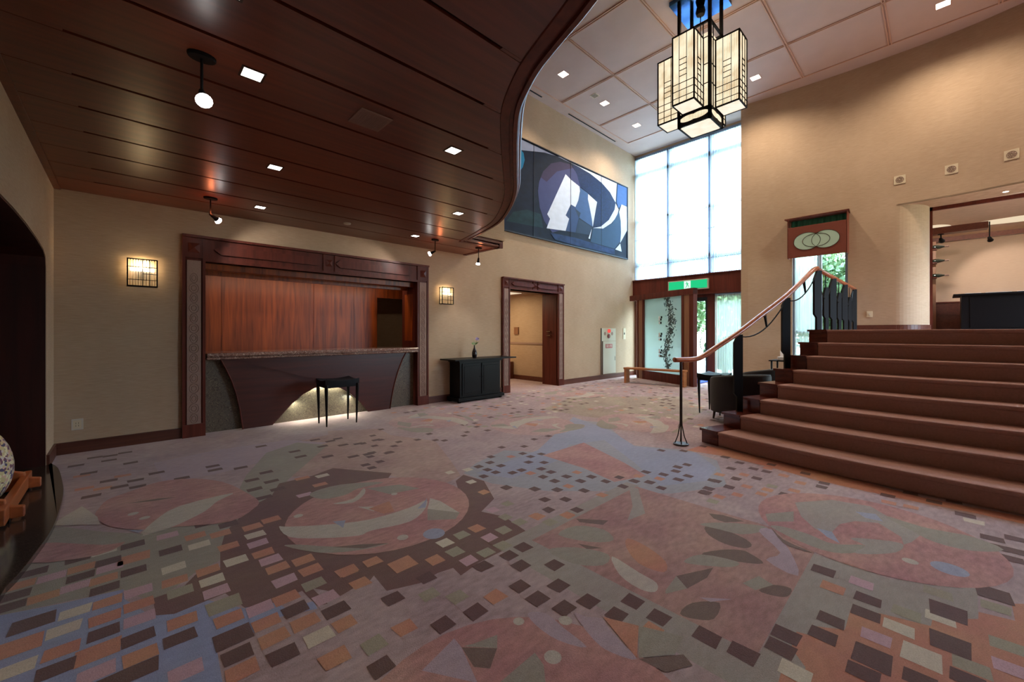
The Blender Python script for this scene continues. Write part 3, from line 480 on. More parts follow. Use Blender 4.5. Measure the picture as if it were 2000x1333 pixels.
TILES = {"D": "392,3434,105,88 504,3312,104,88 33,3394,104,88 -194,3399,104,88 -66,3245,104,88 195,3153,104,88 37,3022,104,88 -174,3145,105,88 -362,3376,105,88 -392,3140,105,88 -74,2914,106,88 -397,3028,105,88 -298,2794,135,118 -66,2491,104,88 40,2347,104,88 170,2223,105,88 43,2116,106,88 -194,2342,104,88 -48,2114,105,88 334,2074,135,118 328,1946,105,88 462,1819,105,88 580,2079,105,88 714,1944,105,88 -416,3690,105,88 944,1832,88,82 1154,1866,88,82 720,1490,88,82 1025,1516,88,82 1180,1481,88,82 1598,1602,88,82 1618,1722,88,82 1741,1727,88,82 1734,1473,88,82 1461,1473,88,82 1609,1338,88,82 1456,1345,88,82 1622,1163,88,82 1497,1212,88,82 1634,1018,88,82 1772,1015,88,82 1761,877,88,82 1439,1743,88,82 2755,428,88,98 2614,234,88,98 2475,228,88,98 2307,332,88,98 2166,339,88,98 2054,446,88,98 1948,445,88,98 2158,180,135,118 2035,198,88,98 2768,-35,135,118 2487,-37,134,118 2282,-81,88,98 2151,44,88,98 3122,-194,135,118 3955,-239,88,98 4052,-346,88,98 3818,-241,88,98 3821,-340,88,98 3679,-289,88,98 4321,-137,88,98 1796,678,88,98 1811,544,88,98 4778,1842,80,76 4524,1525,80,75 4431,1357,80,76 4185,1356,80,75 4336,1206,80,76 4595,1124,80,75 4330,1099,80,76 3737,1333,80,76 3929,1233,80,75 4070,1106,80,75 3512,1311,80,76 3402,1309,80,76 3674,1207,80,76 3830,842,80,75 4356,672,80,75 4237,670,80,75 4539,838,80,75 4396,269,80,84 4593,150,80,86 4489,17,80,85 4601,-88,80,86 4329,-138,80,85 2480,5144,75,74 2254,4902,75,74 2015,4641,75,74 2238,4647,75,74 2068,4447,75,74 2226,4284,75,74 2350,4409,75,74 2561,4340,76,74 2709,4176,76,74 2818,4489,76,74 2778,4088,76,74 3224,4231,75,74 3088,4108,75,74 3506,4379,75,75 3625,4569,76,74 3480,4120,76,74 3082,3399,75,75 1929,4215,76,74 1854,4094,75,74 2078,4100,75,75 1854,3867,75,76 1707,3870,76,75 1712,3742,76,75 3291,3248,76,75 3600,3383,75,76 2766,3216,76,75 2637,3081,76,76 2476,3064,75,76 2649,2934,76,75 2480,2936,75,75 2488,2830,76,75 2343,2824,75,75 3084,3069,75,76 3068,2936,76,76 3218,2920,75,75 4024,3402,75,75 3842,3364,75,75 2924,2823,76,76 3026,2710,75,76 2596,2713,76,76 2706,2708,75,75 2867,2604,75,75 2867,2480,75,76 2720,2447,75,76 2718,2308,76,75 2879,2308,76,75 2883,2152,76,75 3036,2146,75,75 3034,1995,75,75 2310,2490,75,75 2460,2303,76,76 2584,2164,75,75 2728,2000,75,76 2359,2104,75,75 2480,1998,75,75 2246,1967,75,76 2392,1818,75,76 3040,1831,75,76 3204,1966,75,75 3222,1827,75,76 3291,1720,76,76 3560,1729,75,75 3508,1869,76,76 3730,1690,75,76 3859,1730,75,76 3996,1694,76,76 3686,1555,75,76 3536,1577,75,76 3240,1590,75,76 4274,2097,74,76 4432,1918,75,76 3412,1294,75,76 3510,1317,75,76 3730,1361,76,76 -228,6038,110,74 -114,6014,110,74 -119,5807,110,75 3,6053,110,74 40,5543,110,74 -349,5796,110,74 -245,5409,110,74 212,4983,110,74 365,4645,110,75 -103,5006,110,74 67,4860,110,74 -34,4752,110,74 77,4647,110,74 -193,4632,110,74 803,4615,110,74 614,4856,110,74 616,4713,110,74 948,4300,110,75 924,4009,110,74 809,4161,110,75 777,3902,110,75 790,3658,110,75 917,3776,110,75 1123,5324,110,74 1338,4844,110,74 1331,4598,110,74 1660,5192,110,74 1774,5005,110,74 1820,4732,110,74 1884,5060,110,75 1971,4663,110,74 1631,4840,110,74 2198,4680,110,74 1535,4404,110,74 1729,4219,110,74 1884,4194,110,74 2064,4086,110,74 6300,2295,90,80 6600,2295,90,80 3600,4455,90,80 4800,4590,90,80 7500,5805,90,80 9150,4455,90,80 10800,3510,90,80 4500,4725,90,80 5100,6345,90,80 10950,3780,90,80 9750,3915,90,80 10800,4725,90,80 9000,5940,90,80 3300,5940,90,80 7500,5670,90,80 10050,2430,90,80 4500,5670,90,80 8850,3780,90,80 7950,3645,90,80 4350,5400,90,80 6000,4455,90,80 6300,5940,90,80 8250,3105,90,80 9450,6075,90,80 7950,2970,90,80 5550,6075,90,80 7500,3915,90,80 9750,3780,90,80 4500,5670,90,80 3450,5670,90,80 10650,2295,90,80 9750,5400,90,80 8100,5940,90,80 3450,4590,90,80 9900,4725,90,80 7800,2700,90,80 10050,5940,90,80 5400,5940,90,80 10950,2295,90,80 10200,3915,90,80 8400,5805,90,80 3450,5130,90,80 5100,4320,90,80 8700,6075,90,80 5850,6210,90,80 10800,4050,90,80 6600,5400,90,80 5700,4590,90,80 10650,5940,90,80 6000,5670,90,80 7950,4050,90,80 9900,5535,90,80 6450,5940,90,80 7200,3510,90,80 5400,4320,90,80 7500,3510,90,80 6750,3105,90,80 3300,5670,90,80 8250,4185,90,80 8850,2835,90,80 6000,4725,90,80 8850,3375,90,80 6150,2565,90,80 8400,2700,90,80 4200,5670,90,80 9000,2835,90,80 5250,4455,90,80 8250,2295,90,80 10650,5670,90,80 7650,2835,90,80 8850,4590,90,80 7950,2295,90,80 4650,5265,90,80 10050,3375,90,80 5100,4590,90,80 7650,5670,90,80 10500,5400,90,80 8250,4455,90,80 10050,4050,90,80 7050,2700,90,80 8100,3375,90,80 6900,4725,90,80 6000,5265,90,80 3450,4725,90,80 9000,6210,90,80 8850,5940,90,80 9750,3105,90,80 5250,6075,90,80 7950,3780,90,80 8850,4995,90,80 9000,5400,90,80 7650,5670,90,80 6000,4860,90,80 9000,3645,90,80 7650,2565,90,80 9150,2700,90,80 10050,6075,90,80 6300,3645,90,80 7050,4995,90,80 7050,5400,90,80 9600,6210,90,80 6450,2295,90,80 6900,5265,90,80 9600,2295,90,80 10050,2700,90,80 6300,4995,90,80 7950,5805,90,80 7500,2565,90,80 9600,2700,90,80 4650,5400,90,80 8850,2565,90,80 10800,2565,90,80 4950,5400,90,80 7950,3780,90,80 7650,5130,90,80 10050,4050,90,80 6600,4860,90,80 10800,2835,90,80 6600,5130,90,80 4200,5535,90,80 5700,6210,90,80 7200,5670,90,80 7050,4860,90,80 7050,3240,90,80 4950,5265,90,80 3300,5940,90,80 6750,3645,90,80 9300,5670,90,80 7650,5940,90,80 7950,2700,90,80 6900,3375,90,80 7950,4320,90,80 6450,3375,90,80 4050,4725,90,80 3600,5400,90,80 7500,3105,90,80 6150,4455,90,80 9600,4185,90,80 6000,5805,90,80 10050,4050,90,80 4650,5400,90,80 9150,5670,90,80 4200,4320,90,80 10350,4185,90,80 10500,4320,90,80 7050,3645,90,80 9450,3510,90,80 10800,6210,90,80 9150,4995,90,80 5550,5940,90,80 8700,5130,90,80 5400,5400,90,80 9450,4590,90,80 8550,6210,90,80 8700,4185,90,80 7500,3645,90,80 6000,5265,90,80 5250,4320,90,80 9300,2430,90,80 4050,4995,90,80 6600,4860,90,80 9750,5535,90,80 8850,4995,90,80 3450,5940,90,80 8700,4050,90,80 7200,3375,90,80 4950,5940,90,80 7800,4455,90,80 7500,5265,90,80 4950,4725,90,80 6300,4860,90,80 6300,4860,90,80 10200,3645,90,80 7650,3645,90,80 6000,3105,90,80 7350,4320,90,80 10500,4320,90,80 4050,4320,90,80 4650,4725,90,80 5850,3375,90,80 9150,5805,90,80 7650,5805,90,80 8400,4860,90,80 8400,4590,90,80 4800,4995,90,80 7200,5265,90,80 8700,4995,90,80 10200,5805,90,80 8850,4860,90,80 10500,2970,90,80 4340,-980,100,90 3780,-3220,100,90 2380,-2660,100,90 840,-1820,100,90 1120,-4340,100,90 4200,-2100,100,90 2660,-3360,100,90 1960,-1540,100,90 0,-2100,100,90 2240,-2660,100,90 700,-3080,100,90 840,-1400,100,90 1960,-2940,100,90 3640,-4060,100,90 -280,-4060,100,90 4340,-3500,100,90 1820,-2380,100,90 3920,-2520,100,90 3360,-3920,100,90 3360,-4200,100,90 1400,-3780,100,90 3920,-2940,100,90 -280,-2100,100,90 2800,-2520,100,90 1820,-700,100,90 3360,-700,100,90 3920,-980,100,90 1820,-2940,100,90 420,-3780,100,90 2240,-3500,100,90 2800,-700,100,90 3780,-840,100,90 1680,-4060,100,90 3500,-4340,100,90 1400,-1820,100,90 280,-840,100,90 4200,-2240,100,90 -280,-3360,100,90 2660,-3080,100,90 4340,-1260,100,90 -140,-1120,100,90 2240,-2100,100,90 3080,-1120,100,90 3360,-2240,100,90 1960,-4060,100,90 -140,-1120,100,90 4060,-1540,100,90 4340,-3220,100,90 1820,-1820,100,90 1680,-1820,100,90 4340,-2240,100,90 3780,-700,100,90 3080,-4480,100,90 3080,-2100,100,90 2940,-2100,100,90 1120,-1960,100,90 3500,-1400,100,90 2520,-1120,100,90 980,-1400,100,90 560,-4340,100,90 3500,-2380,100,90 1960,-2660,100,90 4060,-2240,100,90 1680,-700,100,90 0,-3360,100,90 1820,-1400,100,90 3220,-4200,100,90 2380,-1120,100,90 3500,-3220,100,90 -140,-4480,100,90 -140,-840,100,90 1960,-3080,100,90 0,-3080,100,90 -140,-1120,100,90 3780,-980,100,90 2100,-3500,100,90 2940,-1260,100,90 980,-3220,100,90 2940,-2380,100,90 2660,-700,100,90 560,-1260,100,90 140,-3920,100,90 3780,-1400,100,90 1820,-560,100,90", "W": "-87,3410,105,88 326,3111,105,88 604,3021,105,88 456,2755,105,88 328,2623,105,88 195,2906,104,88 -168,2766,105,88 -194,2635,104,88 -304,2453,104,88 598,1820,105,88 1430,2096,88,82 2460,117,88,98 2310,42,134,118 2681,-9,88,98 4222,-175,88,98 1850,375,88,98 2181,3122,76,75 2346,3066,76,75 2178,2795,76,76 1296,3846,110,76 6300,5940,90,80 10500,5535,90,80 10500,4455,90,80 8250,5265,90,80 9450,4590,90,80 3300,5535,90,80 9750,3510,90,80 5550,5670,90,80 10650,5535,90,80 9000,4455,90,80 7800,5805,90,80 10500,5805,90,80 10650,5670,90,80 7500,4860,90,80 7500,3780,90,80 6150,5535,90,80 10050,4725,90,80 6000,5805,90,80 6450,6210,90,80 9750,2295,90,80 6000,5130,90,80 3900,6075,90,80 9750,6075,90,80 10650,2295,90,80 9450,3105,90,80 10950,3645,90,80 6750,4995,90,80 10800,5535,90,80 6450,3510,90,80 6000,2835,90,80 7200,5130,90,80 3600,5400,90,80 4350,5400,90,80 9900,3105,90,80 9750,4995,90,80 8700,3510,90,80 7350,2835,90,80 9150,2430,90,80 10050,3105,90,80 6000,3915,90,80 8550,5130,90,80 10200,2430,90,80 5250,5265,90,80 6900,6210,90,80 8100,3915,90,80 3750,4725,90,80 8100,2700,90,80 5550,4590,90,80 7500,2700,90,80 8550,5940,90,80 10950,4725,90,80 9750,3240,90,80 6150,5670,90,80 7650,2295,90,80 9300,4185,90,80 8700,2970,90,80 9150,2565,90,80 7650,2835,90,80 9450,4725,90,80 4200,4455,90,80 6900,4590,90,80 6300,3375,90,80 6600,6210,90,80 8700,2835,90,80 7050,3645,90,80 5850,5805,90,80 8250,5265,90,80 10500,5940,90,80 7350,2970,90,80 7650,3780,90,80 5700,2295,90,80 10500,5130,90,80 10800,2295,90,80 5250,5535,90,80 5700,6075,90,80 9000,5400,90,80 6450,4455,90,80 9000,3645,90,80 7950,5265,90,80 4950,4320,90,80 6300,5940,90,80 8400,6075,90,80 8400,6210,90,80 7200,5940,90,80 10200,2295,90,80 3750,5400,90,80 9150,2565,90,80 5100,4320,90,80 6150,3645,90,80 5700,4860,90,80 10500,4185,90,80 8850,3780,90,80 7350,5670,90,80 9000,5940,90,80 5100,5535,90,80 5250,5130,90,80 8700,3375,90,80 3450,6075,90,80 8700,5130,90,80 7200,2430,90,80 3500,-2940,100,90 1540,-3080,100,90 700,-4480,100,90 4340,-1400,100,90 1120,-3780,100,90 4340,-3500,100,90 2660,-2100,100,90 2660,-3640,100,90 0,-3780,100,90 1400,-1120,100,90 3780,-2100,100,90 2380,-3780,100,90 2520,-1820,100,90 140,-1680,100,90 980,-840,100,90 420,-3080,100,90 280,-3500,100,90 -280,-3920,100,90 -420,-3780,100,90 2940,-840,100,90 1540,-2240,100,90 4340,-1260,100,90 3640,-3780,100,90 140,-840,100,90 2940,-4060,100,90 4340,-2660,100,90 1680,-4200,100,90 1400,-1260,100,90 1820,-1120,100,90 2520,-840,100,90 280,-980,100,90 1260,-4200,100,90 280,-2100,100,90 3640,-980,100,90 2100,-2380,100,90 1680,-3220,100,90 980,-1260,100,90 1680,-1120,100,90 1820,-4200,100,90 1400,-700,100,90 3920,-2100,100,90", "O": "324,3264,105,88 445,3190,104,88 617,3158,104,88 734,3189,105,88 454,2969,105,88 588,2738,105,88 608,2510,105,88 328,2749,105,88 188,2746,104,88 39,3195,136,118 -176,3254,105,88 -390,3255,105,88 -290,3029,105,88 -78,3031,105,88 -61,2760,104,88 48,2629,105,88 -67,2613,104,88 -320,2623,135,118 -187,2469,104,88 -81,2355,136,118 188,2346,104,88 46,2209,105,88 342,2215,105,88 326,1842,105,88 458,2074,105,88 460,1947,105,88 606,1656,105,88 582,1955,105,88 572,2200,105,88 736,2366,105,88 738,2497,105,88 875,2222,104,88 878,2212,88,82 1015,2208,88,82 1128,2068,136,118 881,2064,88,82 710,1825,88,82 890,1615,88,82 1318,1499,88,82 1282,1978,88,82 1685,2106,88,82 1659,859,88,82 2106,1946,88,82 2274,1816,88,82 2605,368,88,98 4451,1119,80,76 3929,1370,80,75 4089,1218,80,76 3791,1107,80,76 3545,1103,80,76 3398,1188,80,76 3835,966,80,75 3702,977,80,74 4326,962,80,75 4219,814,80,75 3975,810,80,75 4221,254,80,85 4231,134,80,86 3036,2307,76,76 2705,2589,76,76 2919,3078,76,75 2708,2152,75,75 2756,1846,75,76 2100,1957,76,76 2276,1809,75,76 2112,2546,75,75 1683,2112,76,75 3359,1868,76,75 3435,1702,76,76 -244,4899,110,74 -136,4796,110,74 -283,5353,110,74 -14,5096,110,74 1141,3904,110,75 1204,3634,110,75 9150,2565,90,80 9450,2430,90,80 7950,4725,90,80 7350,3780,90,80 10950,2430,90,80 6000,5130,90,80 5850,2295,90,80 10800,5265,90,80 6150,6075,90,80 4500,5265,90,80 7350,5265,90,80 9300,3780,90,80 6000,5130,90,80 6150,5265,90,80 5700,4050,90,80 5100,5535,90,80 8550,4455,90,80 5550,5940,90,80 10200,3375,90,80 9600,2835,90,80 10650,2700,90,80 5700,3375,90,80 10200,4455,90,80 10800,5535,90,80 9600,2970,90,80 9300,4860,90,80 8100,3105,90,80 5550,4995,90,80 6750,3240,90,80 9300,4995,90,80 7500,5805,90,80 9900,2565,90,80 10200,2835,90,80 9150,3105,90,80 6000,5130,90,80 5700,2970,90,80 5100,6075,90,80 7500,6210,90,80 7050,5940,90,80 6900,5670,90,80 8700,5130,90,80 10500,4995,90,80 8700,5940,90,80 6750,5670,90,80 7800,2295,90,80 4500,5130,90,80 8850,3780,90,80 10350,3915,90,80 7950,2295,90,80 8850,3510,90,80 8850,5940,90,80 3600,4455,90,80 9300,4050,90,80 7200,2835,90,80 5400,4590,90,80 8550,5805,90,80 7350,5130,90,80 5700,4455,90,80 10500,3510,90,80 6900,2295,90,80 7500,3780,90,80 4950,6345,90,80 7200,2970,90,80 10950,2565,90,80 8100,5265,90,80 10200,2970,90,80 4350,4590,90,80 7350,4455,90,80 5400,4590,90,80 6600,3105,90,80 4200,5535,90,80 7950,2565,90,80 4050,5400,90,80 8700,2700,90,80 8550,5265,90,80 10200,4725,90,80 7350,4860,90,80 9450,5670,90,80 8250,3915,90,80 9300,3915,90,80 8250,5805,90,80 9150,4995,90,80 9900,5940,90,80 7200,5670,90,80 7200,4320,90,80 5700,2700,90,80 4950,4455,90,80 5850,6210,90,80 8400,3915,90,80 4200,5805,90,80 3750,5265,90,80 9600,6210,90,80 9900,3780,90,80 4800,5400,90,80 3600,5265,90,80 6000,3645,90,80 4500,5535,90,80 6900,5670,90,80 5700,4725,90,80 7800,3915,90,80 10200,2565,90,80 7800,5265,90,80 7950,2295,90,80 6450,3915,90,80 3900,5400,90,80 4650,4455,90,80 4050,4860,90,80 8250,4320,90,80 8100,5535,90,80 8250,5940,90,80 3900,4995,90,80 4950,5400,90,80 7350,4590,90,80 10950,2295,90,80 9000,5265,90,80 7800,3240,90,80 10050,4185,90,80 8250,5535,90,80 7050,4725,90,80 9300,2430,90,80 8100,2565,90,80 4350,4725,90,80 10650,5940,90,80 6600,5265,90,80 3900,5805,90,80 3150,6075,90,80 8100,3240,90,80 10350,4995,90,80 7200,4050,90,80 6150,5265,90,80 10950,3780,90,80 10050,3780,90,80 4050,5130,90,80 9150,5670,90,80 6600,6075,90,80 9300,2700,90,80 7950,2295,90,80 7650,2295,90,80 10200,3510,90,80 5700,4725,90,80 3750,6075,90,80 6000,4995,90,80 7950,2835,90,80 3640,-3080,100,90 1540,-1400,100,90 3640,-2940,100,90 840,-4060,100,90 140,-2380,100,90 2940,-1260,100,90 2240,-2660,100,90 3920,-700,100,90 2800,-1260,100,90 700,-4200,100,90 2800,-3920,100,90 2380,-1680,100,90 560,-4060,100,90 840,-4340,100,90 -280,-2520,100,90 3500,-3360,100,90 3500,-1120,100,90 980,-1680,100,90 3920,-1680,100,90 1820,-2660,100,90 420,-3780,100,90 980,-4340,100,90 1680,-3500,100,90 1540,-3640,100,90 2100,-980,100,90 2660,-2940,100,90 3500,-980,100,90 3640,-1260,100,90 420,-2940,100,90 2100,-2380,100,90 3360,-840,100,90 140,-1120,100,90 3500,-2660,100,90 1540,-4340,100,90 0,-2380,100,90 700,-3920,100,90 4340,-1120,100,90 2520,-3640,100,90 1260,-2660,100,90 -140,-3080,100,90 840,-4060,100,90 420,-980,100,90 4340,-3080,100,90 4060,-2660,100,90 980,-2800,100,90 2940,-4200,100,90 -140,-1680,100,90 1540,-3500,100,90 3500,-1120,100,90 2380,-2380,100,90 2800,-2660,100,90 2380,-3220,100,90 2520,-4340,100,90 1260,-2240,100,90 3780,-3360,100,90 140,-1260,100,90 840,-3920,100,90 4060,-3640,100,90 1820,-3500,100,90 3080,-1540,100,90 1960,-3780,100,90 560,-700,100,90 3780,-3500,100,90 2940,-3360,100,90 3500,-1680,100,90 4200,-4200,100,90 280,-840,100,90", "V": "197,3395,104,88 592,2886,105,88 600,2628,105,88 334,2496,105,88 -63,3152,104,88 -282,3247,105,88 -184,3039,104,88 48,2769,105,88 48,2495,105,88 -78,2215,105,88 460,2202,105,88 606,2358,105,88 712,2067,105,88 170,1989,105,88 1669,1959,88,82 1414,1840,88,82 2759,272,88,98 2312,179,88,98 2475,-198,88,98 1947,2244,76,75 1039,3492,110,75 8100,4995,90,80 3900,5940,90,80 7500,2970,90,80 7650,5670,90,80 3600,4860,90,80 10650,4995,90,80 6450,2700,90,80 10950,3375,90,80 4800,5670,90,80 5250,5940,90,80 3750,6210,90,80 9450,5265,90,80 8400,3105,90,80 7800,3780,90,80 4050,4455,90,80 7200,3645,90,80 5850,4050,90,80 10350,3780,90,80 10500,5130,90,80 5700,4455,90,80 10800,6210,90,80 10950,2835,90,80 6300,4725,90,80 4650,5400,90,80 8700,5940,90,80 9750,5805,90,80 7950,4050,90,80 3750,5265,90,80 5850,3645,90,80 5700,3105,90,80 7950,3240,90,80 9600,4995,90,80 10050,4320,90,80 3600,5400,90,80 5400,4860,90,80 4800,5940,90,80 7650,2430,90,80 8550,4995,90,80 8400,2970,90,80 10200,3375,90,80 4050,5940,90,80 6600,4995,90,80 7650,4455,90,80 7650,4725,90,80 9300,5265,90,80 9900,4590,90,80 9300,5940,90,80 7800,2835,90,80 4650,6210,90,80 6750,3105,90,80 8400,5130,90,80 6300,3915,90,80 10350,5400,90,80 9900,2835,90,80 10050,2295,90,80 7200,4590,90,80 7950,4320,90,80 6300,5670,90,80 9300,5130,90,80 6300,3240,90,80 8250,3510,90,80 8250,4185,90,80 4350,4725,90,80 10200,3915,90,80 6300,2835,90,80 9900,3375,90,80 7050,3645,90,80 9450,5535,90,80 5850,5535,90,80 10800,2565,90,80 8850,4725,90,80 6150,5670,90,80 10200,5400,90,80 8550,5940,90,80 6450,3375,90,80 6000,3915,90,80 8400,5535,90,80 7350,4455,90,80 6150,4725,90,80 9600,3915,90,80 4050,5265,90,80 6150,3915,90,80 6000,5670,90,80 5550,4590,90,80 4500,5805,90,80 10200,3375,90,80 6900,4185,90,80 8850,6210,90,80 10800,3510,90,80 10200,5670,90,80 5850,5940,90,80 4200,5805,90,80 9600,5265,90,80 6450,3510,90,80 5700,2565,90,80 10350,5670,90,80 9900,4050,90,80 6300,3105,90,80 5700,5535,90,80 10350,6345,90,80 4350,5670,90,80 6000,4050,90,80 6900,5940,90,80 8400,4860,90,80 5400,4455,90,80 5100,6075,90,80 4060,-3220,100,90 140,-2800,100,90 -280,-1260,100,90 0,-3080,100,90 1400,-1820,100,90 4340,-1960,100,90 980,-3780,100,90 1680,-2100,100,90 3640,-4200,100,90 1680,-1960,100,90 4060,-700,100,90 0,-1680,100,90 3080,-2660,100,90 280,-3500,100,90 2380,-1260,100,90 3640,-700,100,90 2940,-3080,100,90 1540,-2520,100,90 2100,-560,100,90 840,-2240,100,90 4060,-2100,100,90 3780,-2100,100,90 3220,-2100,100,90 2100,-3920,100,90 2380,-2520,100,90 1260,-3220,100,90 3920,-1120,100,90 3920,-2380,100,90 3080,-3920,100,90 3920,-2800,100,90 2660,-1120,100,90 840,-3360,100,90 140,-1400,100,90 2660,-4200,100,90 2940,-4060,100,90 140,-3780,100,90 1960,-2380,100,90 1820,-3920,100,90 3080,-2940,100,90 3780,-1960,100,90", "G": "200,2619,105,88 342,2349,135,118 704,2222,105,88 752,1619,88,82 1089,1736,88,82 1184,1627,88,82 1414,1970,88,82 1562,2108,88,82 1800,1968,88,82 1544,1837,88,82 1665,1828,88,82 1953,1972,88,82 2104,1828,88,82 2613,97,88,98 2932,-4,88,98 2642,-198,88,98 2377,-94,88,98 2976,-190,88,98 3271,1191,80,76 3957,962,80,75 2097,2250,76,75 1935,2096,76,76 7200,3510,90,80 3600,5940,90,80 10350,3105,90,80 7350,4590,90,80 4500,4590,90,80 9150,6210,90,80 9150,3240,90,80 10200,3240,90,80 7800,3915,90,80 4050,4590,90,80 7350,4860,90,80 6000,6075,90,80 9300,4725,90,80 8700,4995,90,80 8250,5805,90,80 8700,3915,90,80 3150,5535,90,80 9900,2970,90,80 9150,3510,90,80 9750,3105,90,80 4800,5940,90,80 10800,2970,90,80 10650,6075,90,80 10200,4860,90,80 6900,4185,90,80 7950,4320,90,80 5850,4725,90,80 5850,4050,90,80 4350,4860,90,80 8250,4725,90,80 7200,4185,90,80 7350,2700,90,80 8250,4050,90,80 6000,5130,90,80 10050,2970,90,80 3450,5670,90,80 10200,5130,90,80 5850,4320,90,80 9900,3240,90,80 8550,3375,90,80 6150,4185,90,80 5850,3240,90,80 9450,5265,90,80 8700,2970,90,80 8250,3915,90,80 6000,3240,90,80 8550,3105,90,80 7800,6075,90,80 7350,5940,90,80 6450,3915,90,80 9750,3915,90,80 7200,4725,90,80 4050,4995,90,80 8400,3375,90,80 5250,5130,90,80 9000,5400,90,80 10500,4860,90,80 6750,4185,90,80 10950,4860,90,80 6600,5130,90,80 4200,4725,90,80 6900,5805,90,80 8400,5400,90,80 6000,6210,90,80 5550,6345,90,80 3600,4320,90,80 4950,5670,90,80 9150,3105,90,80 4650,5805,90,80 5700,5265,90,80 9000,4725,90,80 5700,4185,90,80 3600,4320,90,80 4650,5400,90,80 7200,4185,90,80 10800,6075,90,80 7800,4320,90,80 9000,2430,90,80 6300,5265,90,80 10500,3780,90,80 5250,6075,90,80 10050,4590,90,80 7500,5805,90,80 3450,4455,90,80 8850,4860,90,80 6000,5535,90,80 8250,5265,90,80 7200,4050,90,80 6750,3240,90,80 10950,2430,90,80 6900,2565,90,80 6450,4995,90,80 6750,4725,90,80 6900,3240,90,80 9150,2565,90,80 8850,3105,90,80 5250,5805,90,80 5850,2430,90,80 5700,5805,90,80 6150,4050,90,80 10200,2835,90,80 3780,-2380,100,90 2100,-3080,100,90 3920,-3920,100,90 2940,-840,100,90 3080,-1680,100,90 4200,-1400,100,90 1400,-4060,100,90 2940,-1540,100,90 2660,-1120,100,90 3360,-4200,100,90 2520,-3780,100,90 2240,-1260,100,90 0,-1680,100,90 4060,-4060,100,90 3080,-2520,100,90 420,-4060,100,90 3640,-1680,100,90 3920,-2660,100,90 1260,-1540,100,90 2940,-4340,100,90 4060,-840,100,90 1400,-3500,100,90 1680,-3220,100,90 140,-2100,100,90 3220,-1960,100,90 1820,-3360,100,90 420,-3220,100,90 840,-4340,100,90"}
cm = MB()
slots = ['carpet_base']
def slot(k):
    n = 'carpet_'+k
    if n not in slots: slots.append(n)
    return slots.index(n)
cm.box(-2.5, XW+0.1, -6.0, 9.2, -0.12, 0.0)
def flat(poly, z, mi):
    # keep the face counter-clockwise so that it looks up
    a = sum(poly[i][0]*poly[(i+1) % len(poly)][1]-poly[(i+1) % len(poly)][0]*poly[i][1] for i in range(len(poly)))
    if a < 0: poly = poly[::-1]
    cm.add([(x, y, z) for x, y in poly], [tuple(range(len(poly)))], mi)
def clip(poly, x1=11.37, y1=6.42, x0=-0.54):
    return [(max(x0, min(x, x1)), min(y, y1)) for x, y in poly]
def rounded(pts, n=3):
    N_ = len(pts); out = []
    for i in range(N_):
        p0, p1, p2, p3 = pts[i-1], pts[i], pts[(i+1) % N_], pts[(i+2) % N_]
        for k_ in range(n):
            t = k_/n
            out.append(tuple(0.5*((2*p1[j])+(-p0[j]+p2[j])*t+(2*p0[j]-5*p1[j]+4*p2[j]-p3[j])*t*t+(-p0[j]+3*p1[j]-3*p2[j]+p3[j])*t**3) for j in (0, 1)))
    return out
z = 0.0003
for s in REG.split('|'):
    k, p = s.split(':')
    q_ = [tuple(int(v)/1000 for v in q.split(',')) for q in p.split()]
    if z > 0.0008 and 4 < len(q_) < 10 and k in ('D2', 'G', 'W', 'V', 'O'): q_ = rounded(q_)
    flat(clip(q_), z, slot(k)); z += 0.00003
i = 0
for k, s in TILES.items():
    for q in s.split():
        x, y, w, h = (int(v)/1000 for v in q.split(','))
        r = random.Random(i*7+3)
        j = [(r.uniform(-.004,.004), r.uniform(-.004,.004)) for _ in range(4)]
        pts = [(x-w/2+j[0][0], y-h/2+j[0][1]), (x+w/2+j[1][0], y-h/2+j[1][1]), (x+w/2+j[2][0], y+h/2+j[2][1]), (x-w/2+j[3][0], y+h/2+j[3][1])]
        if x-w/2 > -0.53:
            flat(pts, 0.0014+0.000015*(i % 20), slot('t'+k))
        i += 1
z = 0.0018
for s in POST.split('|'):
    k, p = s.split(':')
    if k in ('M', 'M3') and len(p.split()) == 36: z = 0.0018
    q_ = [tuple(int(v)/1000 for v in q.split(',')) for q in p.split()]
    if 4 < len(q_) < 16: q_ = rounded(q_)
    flat(clip(q_), z, slot(k)); z += 0.00006
floor = struct('floor', cm, slots, recalc=False)

# --- reception wall (with the counter opening and the hallway opening) ------
w = MB()
T = 0.22
w.box(XL-0.2, 0.735, YA, YA+T, 0, ZH); w.box(0.735, 3.79, YA, YA+T, 2.2, ZH)
w.box(3.79, 6.034, YA, YA+T, 0, ZH); w.box(6.034, 7.66, YA, YA+T, 2.25, ZH)
w.box(7.66, XW+0.2, YA, YA+T, 0, ZH)
struct('wall_back', w, 'wall_cloth')

# left wall with the wide arched recess
arch = [(5.87,0.0),(5.87,1.93),(5.83,2.02),(5.70,2.07),(5.36,2.105),(4.75,2.138),(4.28,2.145),(3.81,2.138),(3.2,2.105),(2.86,2.07),(2.73,2.02),(2.69,1.93),(2.69,0.0)]
w = MB()
w.box(XL-0.12, XL, 5.87, YA, 0, ZH); w.box(XL-0.12, XL, -6.0, 2.69, 0, ZH)
for a, b in zip(arch[1:-1], arch[2:-1]):
    w.prism_yz([(b[0],b[1]),(a[0],a[1]),(a[0],ZH),(b[0],ZH)], XL-0.12, XL)
struct('wall_left', w, 'wall_cloth')
